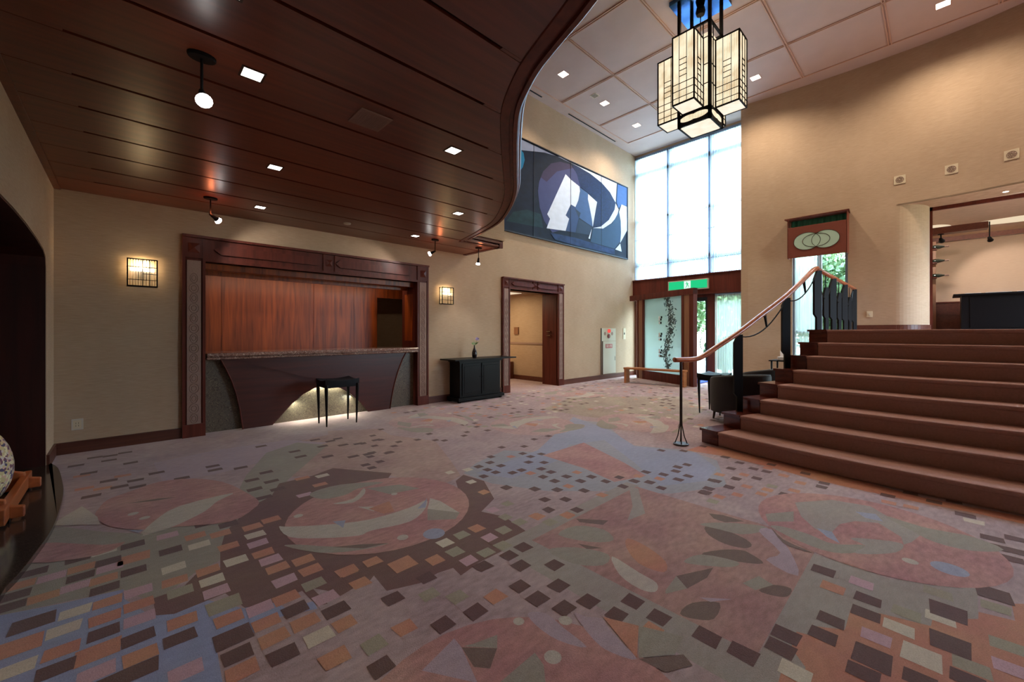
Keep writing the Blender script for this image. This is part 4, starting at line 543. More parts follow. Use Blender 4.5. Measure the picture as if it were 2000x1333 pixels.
# timber lining and back of the recess
w = MB()
for a, b in zip(arch[:-1], arch[1:]):
    def off(p, d):
        c = (4.28, 1.0); vx, vz = p[0]-c[0], p[1]-c[1]
        L_ = math.hypot(vx, vz); return (p[0]+vx/L_*d, max(0, p[1]+vz/L_*d) if p[1] > 0 else 0.0)
    a2, b2 = off(a, -0.014), off(b, -0.014)
    if a[1] == 0: a2 = (a[0]-0.014, 0.0)
    if b[1] == 0: b2 = (b[0]+0.014, 0.0)
    w.prism_yz([a, b, b2, a2], XL-0.7, XL-0.004)
w.box(XL-0.74, XL-0.70, 2.4, 6.2, 0, 2.4)
w.box(XL-0.70, XL-0.66, 5.7, 5.84, 0, 2.0); w.box(XL-0.70, XL-0.66, 4.2, 4.3, 0, 2.13)
struct('trim_1', w, 'dark_wood')

# right wall: gently curving plan, tall garden window, wide opening to the upper room
plan = [(10.70,3.10),(10.76,2.60),(10.80,2.24),(10.845,1.70),(10.862,1.28),(10.872,0.90),(10.872,0.55)]+[(11.50-0.628*math.cos(a), 0.55-0.45*math.sin(a)) for a in [PI/2*k/14 for k in range(1,15)]]
w = MB()
def seg(a, b, z0, z1, th=0.16):
    dx, dy = b[0]-a[0], b[1]-a[1]; L_ = math.hypot(dx, dy); nx, ny = -dy/L_*th, dx/L_*th
    if nx < 0: nx, ny = -nx, -ny
    w.add([(a[0],a[1],z0),(b[0],b[1],z0),(b[0],b[1],z1),(a[0],a[1],z1),
           (a[0]+nx,a[1]+ny,z0),(b[0]+nx,b[1]+ny,z0),(b[0]+nx,b[1]+ny,z1),(a[0]+nx,a[1]+ny,z1)],
          [(0,1,2,3),(7,6,5,4),(0,4,5,1),(3,2,6,7),(0,3,7,4),(1,5,6,2)])
for i in range(len(plan)-1):
    a, b = plan[i], plan[i+1]
    top = ZH if b[0] <= 10.872 else 3.77
    if i in (2, 3):
        seg(a, b, 0, 0.25); seg(a, b, 3.62, top)
    else:
        seg(a, b, 0, top)
plan_c = plan
head = [(10.872,0.55),(10.868,0.20),(10.85,-0.16),(10.80,-0.53),(10.70,-0.95),(10.55,-1.45),(10.3,-2.1),(9.9,-2.9),(9.4,-3.7),(8.8,-4.5),(8.0,-5.3),(7.2,-6.0)]
for a, b in zip(head[:-1], head[1:]):
    seg(a, b, 3.77, ZH, 0.66)
w.box(10.70, XW+0.1, 3.10, 3.25, 0, ZH)
w.prism([(a, b) for a, b in head]+[(a+0.70, b+0.12) for a, b in head[::-1] if b < 0.0]+[(11.46, 0.12)], 3.768, 3.80)
struct('wall_right', w, 'wall_cloth')
w = MB(); w.box(XL-0.12, 8.0, -6.15, -6.0, 0, ZH)
struct('wall_behind', w, 'wall_cloth')

# upper storey wall standing on the canopy
w = MB(); w.box(XL, 4.95, 5.39, YA-0.001, 2.95, ZH)
struct('wall_upper', w, 'wall_cloth')

# window wall
w = MB()
w.box(XW, XW+0.15, 3.25, YA, 6.62, ZH)
w.box(XW, XW+0.15, 6.40, YA, 0, 6.62)
struct('wall_far', w, 'wall_cloth')

# --- ceilings ---------------------------------------------------------------
c = MB(); c.box(XL-0.12, XW+0.2, -6.1, YA+T, ZH, ZH+0.15)
def hbat(x0, x1, y0, y1): c.box(x0, x1, y0, y1, ZH-0.018, ZH+0.001, 1)
for X in (2.8, 4.35, 5.9, 7.455, 9.01):
    for d in (-0.028, 0.010): hbat(X+d, X+d+0.018, -6, 6.10)
hbat(10.40, 10.425, -6, 6.10)
for Y in (4.70, 3.33, 1.97, 0.61, -0.72, -2.08, -3.44, -4.8):
    for d in (-0.028, 0.010): hbat(1.0, 10.41, Y+d, Y+d+0.018)
hbat(1.0, 10.41, 6.10, 6.122)
for x0, x1, y in ((5.6,6.95,6.27),(7.95,10.08,6.29)):
    c.box(x0, x1, y, y+0.035, ZH-0.004, ZH+0.001, 2)
    c.box(x0-0.02, x1+0.02, y-0.03, y-0.02, ZH-0.010, ZH+0.001, 1)
struct('ceiling', c, ['ceiling_paint', 'ceiling_batten', 'dark_slot'])

# curved timber canopy: boards with real gaps
edge = [(-0.545,-0.78),(0.0,-0.62),(0.5,-0.36),(0.95,0.0),(1.25,0.35),(1.45,0.72),(1.61,1.13),(1.66,1.28),(1.705,1.42),(1.77,1.60),(1.865,1.785),(1.96,1.94),(2.09,2.10),(2.38,2.41),(2.77,2.81),(3.14,3.20),(3.49,3.67),(3.80,4.20),(3.98,4.75),(4.10,5.20),(4.16,5.44)]
def smooth(pts, n=4):
    out = []
    for i in range(len(pts)-1):
        p0 = pts[max(i-1,0)]; p1 = pts[i]; p2 = pts[i+1]; p3 = pts[min(i+2,len(pts)-1)]
        for k in range(n):
            t = k/n
            out.append(tuple(0.5*((2*p1[j])+(-p0[j]+p2[j])*t+(2*p0[j]-5*p1[j]+4*p2[j]-p3[j])*t*t+(-p0[j]+3*p1[j]-3*p2[j]+p3[j])*t**3) for j in range(len(p1))))
    out.append(pts[-1]); return out
ed = smooth(edge, 4)
def normals(pts):
    r = []
    for i in range(len(pts)):
        a, b = pts[max(i-1,0)], pts[min(i+1,len(pts)-1)]
        dx, dy = b[0]-a[0], b[1]-a[1]; L_ = math.hypot(dx, dy)
        r.append((dy/L_, -dx/L_))
    return r
nr = normals(ed)
inner = [(p[0]-n[0]*0.15, p[1]-n[1]*0.15) for p, n in zip(ed, nr)]
def xin(y):
    if y >= 5.36: return 4.80
    for a, b in zip(inner[:-1], inner[1:]):
        if (a[1]-y)*(b[1]-y) <= 0 and a[1] != b[1]:
            return a[0]+(b[0]-a[0])*(y-a[1])/(b[1]-a[1])
    return XL
grooves = [1.62+0.4775*k for k in range(-5, 10)]+[YA]
c = MB()
g0 = None
ys = [-0.74]+[g for g in grooves if g > -0.7]
for a, b in zip(ys[:-1], ys[1:]):
    ya = a+(0.013 if a > -0.7 else 0); yb = b-(0.013 if b < YA-0.1 else 0)
    n = 8
    L_ = []
    for k in range(n+1):
        y = ya+(yb-ya)*k/n
        L_.append((max(XL+0.01, xin(y)), y))
    poly = [(XL+0.002, ya)]+L_+[(XL+0.002, yb)]
    c.prism(poly, ZC, ZC+0.02)
fill = [(XL, YA), (XL, -0.7)]+inner[1:]+[(4.1,5.40),(4.85,5.40),(4.85,YA)]
c.prism(fill, ZC+0.021, ZC+0.03, 1)
full = [(XL, YA)]+ed+[(4.16,5.39),(4.9,5.39),(4.9,YA)]
c.prism(full, ZC+0.06, ZC+0.09, 0)
# end blocks where the board gap narrows towards the walls
for g in grooves:
    if g < -0.6 or g > 6.2: continue
    c.box(XL+0.01, -0.23, g-0.0105, g+0.0105, ZC+0.001, ZC+0.02, 0)
    xi = xin(g)
    if xi > 0.2 and g < 5.3: c.box(xi-0.15, xi, g-0.0105, g+0.0105, ZC+0.001, ZC+0.02, 0)
c.box(XL, XL+0.05, -0.7, YA, ZC-0.012, ZC+0.02, 0)
canopy = struct('ceiling', c, ['canopy_wood', 'canopy_gap'])
# rounded edge mouldings
prof = [(-0.15,ZC+0.004),(-0.145,ZC-0.008),(-0.085,ZC-0.008),(-0.08,ZC+0.012),(-0.055,ZC+0.012),(-0.05,ZC-0.004),(-0.02,ZC-0.002),(-0.006,ZC+0.012),(0.0,ZC+0.035),(-0.004,ZC+0.05),(0.012,ZC+0.056),(0.022,ZC+0.075),(0.012,ZC+0.095),(-0.02,ZC+0.105),(-0.15,ZC+0.105)]
def sweep(path, nrm, prof):
    m = MB(); np_ = len(prof)
    v = [(p[0]+n[0]*d, p[1]+n[1]*d, z) for p, n in zip(path, nrm) for d, z in prof]
    f = []
    for i in range(len(path)-1):
        for k in range(np_):
            f.append((i*np_+k, i*np_+(k+1) % np_, (i+1)*np_+(k+1) % np_, (i+1)*np_+k))
    f.append(tuple(reversed(range(np_)))); f.append(tuple(range((len(path)-1)*np_, len(path)*np_)))
    m.add(v, f); return m
m = sweep(ed, nr, prof)
mesh_obj('edge_moulding', m, 'trim_wood', canopy, smooth=False)
m = MB()
p2 = [(-0.10,ZC-0.002),(-0.10,ZC-0.01),(-0.02,ZC-0.01),(-0.01,ZC+0.02),(-0.06,ZC+0.025),(-0.06,ZC+0.05),(0.0,ZC+0.055),(0.03,ZC+0.075),(0.03,ZC+0.115),(-0.10,ZC+0.115)]
m2 = sweep([(4.05,5.44),(4.905,5.44)], [(0,-1),(0.0,-1)], p2)
m3 = sweep([(4.905,5.44),(4.905,YA-0.002)], [(1,0),(1,0)], p2)
m2.v += m3.v; o_ = len(m2.v)-len(m3.v); m2.f += [tuple(i+o_ for i in f) for f in m3.f]; m2.mi += m3.mi
m2.box(4.85, 4.935, 5.41, 5.45, ZC-0.01, ZC+0.115)
mesh_obj('end_moulding', m2, 'trim_wood', canopy)

# --- baseboards -------------------------------------------------------------
b = MB()
for x0, x1 in ((XL,0.50),(4.0,5.82),(7.87,XW-0.05)):
    b.box(x0, x1, YA-0.02, YA, 0, 0.125); b.box(x0, x1, YA-0.026, YA, 0.10, 0.118)
b.box(XL, XL+0.02, 5.88, YA, 0, 0.125)
struct('baseboard_back', b, 'base_wood')
b = MB()
for i in range(4, len(plan)-1):
    a_, b_ = plan[i], plan[i+1]
    dx, dy = b_[0]-a_[0], b_[1]-a_[1]; L_ = math.hypot(dx,dy); n = (dy/L_*0.02, -dx/L_*0.02)
    if n[0] > 0: n = (-n[0], -n[1])
    if i == 4: a_ = (10.866, 1.14)
    b.prism([a_, b_, (b_[0]+n[0], b_[1]+n[1]), (a_[0]+n[0], a_[1]+n[1])], ZP, ZP+0.115)
b.box(XW-0.02,XW,3.25,4.0,0,0.12)
b.prism([(10.70,3.1),(10.8,2.24),(10.78,2.24),(10.68,3.1)], 0, 0.12)
struct('baseboard_right', b, 'base_wood')

# --- upper floor (carpeted platform) with the room beyond -------------------
f = MB()
f.box(6.9, 10.86, -5.9, 1.2, 1.18, ZP-0.002); f.box(10.861, 17.6, -5.9, 0.6, 1.18, ZP-0.002)
struct('floor_upper', f, 'stair_carpet')
w = MB()
w.box(17.2, 17.35, -6, 0.58, ZP, 4.1); w.box(11.63, 17.3, 0.45, 0.58, ZP, 4.1); w.box(11.5,17.3,-6.1,-5.95,ZP,4.1)
struct('wall_bar_room', w, 'wall_cloth_pink')
c = MB(); c.box(11.3, 17.3, -6.1, 0.58, 4.02, 4.15)
struct('ceiling', c, 'wall_cloth_pink')
t = MB()
t.box(11.50, 11.56, -5.5, 0.10, 3.70, 3.77); t.box(11.50, 11.53, 0.06, 0.10, ZP, 3.77)
t.box(11.49,11.56,-5.5,0.1,3.77,3.85)
struct('trim_2', t, 'trim_wood')
w = MB(); w.box(11.44,11.5,-5.9,0.3,3.77,4.1); w.box(11.5,11.62,0.10,0.58,1.0,4.1)
struct('wall_bar_front', w, 'wall_cloth_pink')

# --- hallway beyond the left doorway ----------------------------------------
w = MB()
w.box(7.95, 8.1, 6.66, 8.9, 0, 2.6); w.box(5.0, 8.1, 8.8, 8.95, 0, 2.6); w.box(5.0,5.1,6.66,8.9,0,2.6)
struct('wall_hallway', w, 'wall_cloth')
c = MB(); c.box(4.9, 8.15, YA+T, 9.0, 2.36, 2.5); struct('ceiling', c, 'ceiling_paint')
b = MB(); b.box(7.93, 7.95, 7.0, 8.8, 0, 0.12); b.box(5.1,7.95,8.78,8.8,0,0.12)
struct('baseboard_hallway', b, 'base_wood')
t = MB()
t.box(7.93, 7.95, 6.95, 8.8, 0.98, 1.03)
struct('trim_3', t, 'relief_panel')

# --- ornate timber surrounds ------------------------------------------------
def surround(name, x0, x1, zt, pw, hd, zi, jamb, centre=True):
    r = sroot(name, (x0, YA, 0))
    y = YA
    def fr(a, b_, z0, z1, d0, d1, nm, mat='trim_wood', bev=0.0):
        m = MB(); m.box(a, b_, y-d1, y-d0+0.001, z0, z1); return mesh_obj(nm, m, mat, r, bevel=bev)
    for s, (a, b_) in enumerate(((x0, x0+pw), (x1-pw, x1))):
        m = MB()
        m.box(a, b_, y-0.03, y+0.02, 0, zt)
        m.box(a, a+0.03, y-0.05, y-0.03, 0, zt); m.box(b_-0.03, b_, y-0.05, y-0.03, 0, zt)
        m.box(a, b_, y-0.055, y-0.03, 0, 0.16)
        mesh_obj('pilaster', m, 'trim_wood', r)
        m = MB(); m.box(a+0.045, b_-0.045, y-0.045, y-0.03, 0.16, zt-hd); pn = mesh_obj('relief_panel', m, 'relief_panel', r)
        # interlaced rounded motif running up the panel
        m = MB(); cx = (a+b_)/2; hw = (pw-0.09)/2-0.022
        k = int((zt-hd-0.26)/0.125)
        for i in range(k):
            z0 = 0.23+i*0.125
            for rr in (1.0, 0.55):
                pts = [(cx+hw*rr*math.cos(t_)*(0.8+0.2*(i % 2)), y-0.047, z0+0.058*rr*math.sin(t_)) for t_ in [2*PI*j/14 for j in range(15)]]
                m.tube(pts, 0.0032, 4)
        mesh_obj('raised_motif', m, 'relief_line', pn)
        m = MB(); c0 = (a+b_)/2; zc = zt-hd/2
        m.box(a+0.03, b_-0.03, y-0.045, y-0.03, zt-hd+0.03, zt-0.03)
        h_ = pw/2-0.055
        m.add([(c0-h_,y-0.046,zc-h_),(c0+h_,y-0.046,zc-h_),(c0+h_,y-0.046,zc+h_),(c0-h_,y-0.046,zc+h_),(c0,y-0.075,zc)], [(0,1,4),(1,2,4),(2,3,4),(3,0,4)])
        mesh_obj('corner_block', m, 'trim_wood', r, recalc=False)
    m = MB()
    m.box(x0+pw, x1-pw, y-0.03, y+0.02, zt-hd, zt); m.box(x0, x1, y-0.075, y-0.03, zt-0.03, zt)
    m.box(x0+pw, x1-pw, y-0.05, y-0.03, zt-hd, zt-hd+0.035)
    for s in ((0.03, 0.47), (0.53, 0.97)):
        w_ = x1-x0-2*pw; a = x0+pw+w_*s[0]; b_ = x0+pw+w_*s[1]; zc = zt-hd/2; e = hd*0.18
        m.prism_xz([(a,zc),(a+0.07,zc-e),(b_-0.07,zc-e),(b_,zc),(b_-0.07,zc+e),(a+0.07,zc+e)], y-0.06, y-0.03)
    if centre:
        c0 = (x0+x1)/2; h_ = 0.05
        m.box(c0-0.09, c0-0.08, y-0.05, y-0.03, zt-hd, zt); m.box(c0+0.08, c0+0.09, y-0.05, y-0.03, zt-hd, zt)
        m.add([(c0-h_,y-0.031,zc-h_),(c0+h_,y-0.031,zc-h_),(c0+h_,y-0.031,zc+h_),(c0-h_,y-0.031,zc+h_),(c0,y-0.065,zc)], [(0,1,4),(1,2,4),(2,3,4),(3,0,4)])
    mesh_obj('head', m, 'trim_wood', r)
    m = MB()
    m.box(x0+pw-0.02, x0+pw, y+0.0, y+jamb, 0, zi); m.box(x1-pw, x1-pw+0.02, y, y+jamb, 0, zi)
    m.box(x0+pw-0.02, x1-pw+0.02, y, y+jamb, zi, zi+0.02)
    mesh_obj('lining', m, 'trim_wood', r)
    return r
door = surround('door_1', 5.82, 7.87, 2.495, 0.214, 0.245, 2.25, 0.48)
m = MB()
for zz in (1.22, 1.32): m.box(7.60, 7.655, YA+0.18, YA+0.3, zz, zz+0.014)
mesh_obj('door_latch', m, 'chrome', door)
surr = surround('trim_4', 0.506, 3.994, 2.515, 0.229, 0.315, 2.20, 0.5)

# reception room behind the counter
w = MB()
w.box(-0.4, 3.50, 7.42, 7.5, 0, 2.45); w.box(3.50, 4.9, 7.42, 7.5, 1.97, 2.45)
w.box(-0.4, -0.3, YA+T, 7.5, 0, 2.45)
for X in (0.55+0.0, 1.05, 2.35, 3.05): w.box(X, X+0.012, 7.412, 7.42, 0, 2.2)
pw_ = struct('wall_reception', w, 'panel_wood')
w = MB(); w.box(3.5, 5.0, 8.3, 8.4, 0, 2.45); w.box(4.85,4.95,YA+T,8.3,0,2.45); w.box(3.42,3.5,7.5,8.3,0,2.45)
struct('wall_back_office', w, 'wall_cloth')
c = MB(); c.box(-0.4, 4.95, YA+T, 8.4, 2.42, 2.5)
struct('ceiling', c, 'trim_wood')
t = MB()
t.box(0.74, 3.79, YA+0.10, YA+0.20, 2.12, 2.205); t.box(0.74, 3.79, YA+0.30, YA+0.34, 2.07, 2.13)
t.box(3.775, 3.79, YA+0.02, YA+0.5, 0, 2.2)
t.box(3.758,3.7745,YA+0.12,YA+0.40,1.15,2.0)
struct('trim_5', t, 'panel_wood')
# =================================================================== STAIR
SC = (11.92, -0.30)
E_ = [(4.96,1.93),(5.26,1.79),(5.53,1.66),(5.80,1.545),(6.06,1.44),(6.30,1.345),(6.52,1.265),(6.72,1.20),(6.93,1.20)]
RZ = 0.167
def arcpt(R, y): return (SC[0]-math.sqrt(max(0, R*R-(y-SC[1])**2)), y)
Rs = [math.hypot(e[0]-SC[0], e[1]-SC[1]) for e in E_]
stair = thing('staircase', 'wide curved staircase of eight carpeted steps with glossy wooden ends, beside the tub armchairs', 'stairs', (5.9, 0.0, 0))
for i in range(8):
    z1 = RZ*(i+1); R0, R1 = Rs[i], Rs[i+1] if i < 7 else Rs[8]
    z0 = max(0.0, z1-RZ-0.05)
    def ring(y0, y1, n, R): return [arcpt(R, y0+(y1-y0)*k/n) for k in range(n+1)]
    ye0, ye1 = E_[i][1], E_[i+1][1]
    sp0, sp1 = ye0-0.2, ye1-0.2
    # carpeted body
    m = MB(); yr = -4.2
    front = ring(sp0, yr, 30, R0); back = ring(sp1, yr, 30, R1-0.25)
    m.prism(front+back[::-1], z0 if i else 0.0, z1-0.03)
    front = ring(sp0, yr, 30, R0+0.022); back = ring(sp1, yr, 30, R1-0.25)
    m.prism(front+back[::-1], z1-0.04, z1)
    mesh_obj('carpeted_step', m, 'stair_carpet', stair, bevel=0.016)
    # wooden end of the step
    m = MB()
    a = ring(ye0, sp0, 4, R0); b = ring(ye1, sp1, 4, R1-0.05)
    m.prism(a+b[::-1], 0, z1-0.022)
    ey = 0.018
    a = ring(ye0+ey, sp0, 4, R0+0.026); b = ring(ye1+ey, sp1, 4, R1-0.05)
    m.prism(a+b[::-1], z1-0.022, z1+0.004)
    mesh_obj('wooden_step_end', m, 'stair_wood', stair)

# handrail with flat shaped balusters
rail = thing('stair_handrail', 'polished wooden handrail on black posts curving up the left side of the carpeted stairs', 'handrail', (4.66, 2.05, 0))
path = smooth([(4.58,2.09,0.985),(4.66,2.05,0.985),(4.80,1.98,0.985),(4.92,1.92,1.01),(5.15,1.81,1.14),(5.42,1.68,1.295),(5.80,1.52,1.525),(6.20,1.355,1.77),(6.55,1.25,1.985),(6.85,1.18,2.155),(7.0,1.16,2.20)], 4)
m = MB(); m.tube(path, 0.034, 12, flat=0.85); mesh_obj('rail', m, 'rail_wood', rail, smooth=True)
m = MB(); m.tube([(6.96,1.16,2.19),(10.80,1.16,2.19)], 0.03, 12)
mesh_obj('rail', m, 'rail_wood', rail, smooth=True)
m = MB(); m.tube(smooth([(4.665,2.05,0.965),(4.665,2.05,0.5),(4.665,2.05,0.3),(4.665,2.05,0.26)], 2), [0.016]*7, 8)
for k in range(4):
    t_ = k*PI/2+0.5; c_, s_ = math.cos(t_), math.sin(t_)
    m.tube([(4.665+0.006*c_,2.05+0.006*s_,0.34),(4.665+0.012*c_,2.05+0.012*s_,0.22),(4.665+0.035*c_,2.05+0.035*s_,0.10),(4.665+0.065*c_,2.05+0.065*s_,0.018)], 0.0065, 6)
m.lathe([(0.085,0.006),(0.085,0.016),(0.07,0.02)], (4.665,2.05,0), 24)
mesh_obj('foot_post', m, 'bronze_metal', rail)
def slat(cx_, cy_, z0, z1, wd, ux=(0.9,-0.43), notch=0.22, up=0.0):
    """flat board, narrower neck at foot and shoulder at head"""
    m = MB(); h = wd/2
    prof = [(-h*0.35,z0),(-h*0.35,z0+notch*0.8),(-h,z0+notch),(-h,z1-0.10-up),(-h*0.3,z1-0.02),(-h*0.3,z1),(h,z1),(h,z0)]
    n = (-ux[1]*0.016, ux[0]*0.016); v = []
    for s_ in (-1, 1):
        v += [(cx_+a*ux[0]+s_*n[0], cy_+a*ux[1]+s_*n[1], z) for a, z in prof]
    k = len(prof)
    m.add(v, [tuple(range(k)), tuple(reversed(range(k,2*k)))]+[(i,i+k,(i+1) % k+k,(i+1) % k) for i in range(k)])
    return m
for (x, y, z0, z1) in ((5.42,1.68,0.334,1.275),(6.20,1.355,0.835,1.75)):
    mesh_obj('baluster', slat(x, y, z0+0.002, z1, 0.105, (0.72,-0.69)), 'black_metal', rail)
X = 7.03
k = 0
while X < 10.8:
    wide = (k % 2 == 0)
    mesh_obj('baluster', slat(X, 1.16, ZP, 2.17 if wide else 1.98, 0.125 if wide else 0.085, (0.85,-0.52), up=0.02), 'black_metal', rail)
    if not wide:
        m = MB(); m.tube([(X,1.16,1.95),(X,1.16,2.18)], 0.006, 6); mesh_obj('rod', m, 'black_metal', rail)
    X += 0.60; k += 1
def swag(a, b, sag, n=10):
    return [(a[0]+(b[0]-a[0])*t, a[1]+(b[1]-a[1])*t, a[2]+(b[2]-a[2])*(t**1.9)-sag*math.sin(PI*t)*0.3) for t in [i/n for i in range(n+1)]]
for a_, b_ in (((5.46,1.66,1.25),(6.17,1.37,1.66)), ((6.24,1.34,1.72),(7.0,1.17,2.10))):
    m = MB(); m.tube(swag(a_, b_, 0.10), 0.008, 6); mesh_obj('scroll_rod', m, 'black_metal', rail)
for a_, b_ in (((5.84,1.50,1.52),(5.88,1.49,1.37)), ((6.62,1.24,1.99),(6.66,1.23,1.84))):
    m = MB(); m.cyl(a_, b_, 0.018, 0.011, 6); mesh_obj('strut', m, 'black_metal', rail)
for x in (7.03, 8.23, 9.43):
    m = MB(); m.tube([(x+1.16*t,1.16,2.13-0.32*math.sin(PI*t)) for t in [i/10 for i in range(11)]], 0.007, 6)
    mesh_obj('scroll_rod', m, 'black_metal', rail)

# =================================================================== RECEPTION COUNTER
ctr = thing('reception_counter', 'built-in reception counter with a polished stone top over a dark red wooden arch front', 'counter', (2.26, 6.5, 0))
m = MB()
m.box(0.745, 3.785, 6.36, 7.0, 0.985, 1.035); m.box(0.745, 3.785, 6.375, 6.95, 0.95, 0.985)
mesh_obj('countertop', m, 'top_marble', ctr, bevel=0.014)
m = MB(); m.box(0.745, 3.77, 6.53, 6.7, 0, 0.95)
mesh_obj('stone_base', m, 'counter_marble', ctr)
m = MB()
# wooden apron: curved sides, pointed arch opening
L_ = [(0.90,0.95),(0.955,0.83),(1.02,0.66),(1.07,0.48),(1.11,0.28),(1.145,0.0),(1.50,0.0)]
A_ = [(1.50,0.0),(1.62,0.13),(1.75,0.27),(1.90,0.39),(2.05,0.465),(2.20,0.495),(2.30,0.48),(2.45,0.425),(2.60,0.32),(2.75,0.18),(2.89,0.0)]
R_ = [(3.27,0.0),(3.30,0.20),(3.35,0.42),(3.42,0.64),(3.50,0.83),(3.57,0.95)]
poly = L_+A_[1:]+R_
def yy(x): return 6.47-0.05*(1-abs((x-2.22)/1.4)**1.5)
v = [(x, yy(x) if 0 else 6.445, z) for x, z in poly]
m.prism_xz(poly, 6.445, 6.475)
mesh_obj('apron', m, 'counter_wood', ctr)
m = MB()
m.prism_xz([(1.0,0.95),(3.47,0.95),(2.36,0.60),(2.20,0.56),(2.05,0.60)], 6.425, 6.446)
mesh_obj('apron_keystone', m, 'counter_wood', ctr)
m = MB()
m.tube([(x, 6.44, z) for x, z in L_[:-1]], 0.009, 6)
mesh_obj('edge_bead', m, 'trim_wood', ctr)
m = MB(); m.tube([(x, 6.44, z) for x, z in R_], 0.009, 6)
mesh_obj('edge_bead', m, 'trim_wood', ctr)
light('AREA', 'arch_strip_lamp', (2.2, 6.505, 0.485), 7.0, (0.95,1.0,0.80), 0.6, target=(2.2,6.52,0), size_y=0.02)
light('AREA', 'arch_strip_lamp', (1.78, 6.505, 0.28), 3.4, (0.95,1.0,0.80), 0.4, target=(1.9,6.52,0), size_y=0.02)
light('AREA', 'arch_strip_lamp', (2.62, 6.505, 0.28), 3.4, (0.95,1.0,0.80), 0.4, target=(2.5,6.52,0), size_y=0.02)

# stool: square seat with raised corners on tapering legs
def make_stool(label, loc):
    t = thing('square_stool', label, 'stool', loc, 'black tapered leg stools')
    x, y, _ = loc
    m = MB()
    n = 8; v = []; f = []
    hx, hy = 0.245, 0.195
    for i in range(n+1):
        for j in range(n+1):
            a, b = -1+2*i/n, -1+2*j/n
            zt = 0.625+0.022*(a*a*b*b)-0.012*(1-a*a)*(1-b*b)
            v.append((x+hx*a*(1-0.04*b*b), y+hy*b*(1-0.04*a*a), zt))
    k = len(v)
    v += [(p[0], p[1], 0.575) for p in v]
    for i in range(n):
        for j in range(n):
            a = i*(n+1)+j
            f.append((a, a+n+1, a+n+2, a+1)); f.append((a+k+1, a+n+2+k, a+n+1+k, a+k))
    for i in range(n):
        for (a, b) in ((i, i+1), (n*(n+1)+i, n*(n+1)+i+1), (i*(n+1), (i+1)*(n+1)), (i*(n+1)+n, (i+1)*(n+1)+n)):
            f.append((a, b, b+k, a+k))
    m.add(v, f); mesh_obj('seat', m, 'black_lacquer', t, smooth=False)
    for sx in (-1, 1):
        for sy in (-1, 1):
            m = MB()
            m.tube([(x+sx*0.215,y+sy*0.165,0.60),(x+sx*0.215,y+sy*0.165,0.50),(x+sx*0.207,y+sy*0.155,0.0)], [0.021,0.024,0.010], 8)
            mesh_obj('leg', m, 'black_lacquer', t)
    for q in ((x-0.2, x+0.2, y-0.17, y-0.155), (x-0.2, x+0.2, y+0.155, y+0.17), (x-0.22, x-0.205, y-0.15, y+0.15), (x+0.205, x+0.22, y-0.15, y+0.15)):
        m = MB(); m.box(*q, 0.53, 0.585); mesh_obj('rail', m, 'black_lacquer', t)
    return t
st = make_stool('black square stool on slim tapered legs in front of the lit counter arch', (2.215, 5.955, 0.004))
dup(st, (6.94, 2.50, 0.004), 0.0, 'black square stool mostly hidden behind the dark tub armchair near the stairs')

# =================================================================== CONSOLE, VASE, FLOWER
con = thing('console_cabinet', 'black lacquered console cabinet with wide overhanging top against the beige wall', 'cabinet', (4.98, 6.22, 0))
m = MB(); m.box(4.47, 5.47, 6.08, 6.40, 0.09, 0.775)
mesh_obj('body', m, 'black_lacquer', con, bevel=0.004)
m = MB(); m.box(4.26, 5.78, 5.93, 6.42, 0.785, 0.81)
mesh_obj('tabletop', m, 'black_lacquer', con, bevel=0.004)
m = MB(); m.box(4.44, 5.50, 6.05, 6.41, 0.745, 0.786); mesh_obj('cornice', m, 'black_lacquer', con)
m = MB(); m.box(4.41, 5.54, 6.03, 6.41, 0.03, 0.09); mesh_obj('plinth', m, 'black_lacquer', con)
for x in (4.45, 5.46):
    for y in (6.07, 6.37):
        m = MB(); m.cyl((x,y,0.0),(x,y,0.035),0.03,0.035,10); mesh_obj('foot', m, 'black_lacquer', con)
for x0, x1 in ((4.52,4.955),(4.985,5.42)):
    m = MB(); m.box(x0, x1, 6.066, 6.082, 0.12, 0.72); m.box(x0+0.04, x1-0.04, 6.060, 6.068, 0.17, 0.67)
    d = mesh_obj('door', m, 'black_lacquer', con, bevel=0.003)
    m = MB(); kx = x1-0.02 if x0 < 4.9 else x0+0.02
    m.lathe([(0.008,0),(0.008,0.012),(0.002,0.016)], (kx, 6.06, 0.45), 8)
    mesh_obj('knob', m, 'black_metal', d)
vx, vy, vz = 4.86, 6.14, 0.811
vase = MB(); vase.lathe([(0.030,0),(0.040,0.012),(0.050,0.06),(0.050,0.10),(0.038,0.145),(0.018,0.19),(0.011,0.225),(0.014,0.245)], (vx,vy,vz), 20)
o = mesh_obj('bottle_vase', vase, 'vase_black', smooth=True)
tag(o, 'slim dark bottle-shaped vase standing on the black console cabinet', 'vase')
fl = thing('flower_sprig', 'single pale violet flower with green leaves rising from the dark vase', 'flower', (vx, vy, vz+0.235))
m = MB(); m.tube([(vx,vy,vz+0.16),(vx+0.01,vy-0.01,vz+0.28),(vx+0.045,vy-0.02,vz+0.33)], 0.003, 6); mesh_obj('stem', m, 'leaf_green', fl)
m = MB()
def leaf(m, b, tip, wd, mi=0):
    b = Vector(b); t_ = Vector(tip); d = t_-b; s_ = d.cross(Vector((0.3,-1,0.2))).normalized()*wd
    mid = b+d*0.5+Vector((0,0,0.008))
    m.add([b, mid+s_, t_, mid-s_, mid+Vector((0,0,0.006))], [(0,1,4),(1,2,4),(2,3,4),(3,0,4)], mi)
for tp in ((-0.10,-0.03,0.285),(-0.055,0.02,0.30),(0.08,0.0,0.285),(0.06,-0.05,0.30),(0.02,0.04,0.33)):
    leaf(m, (vx,vy,vz+0.25), (vx+tp[0],vy+tp[1],vz+tp[2]), 0.018)
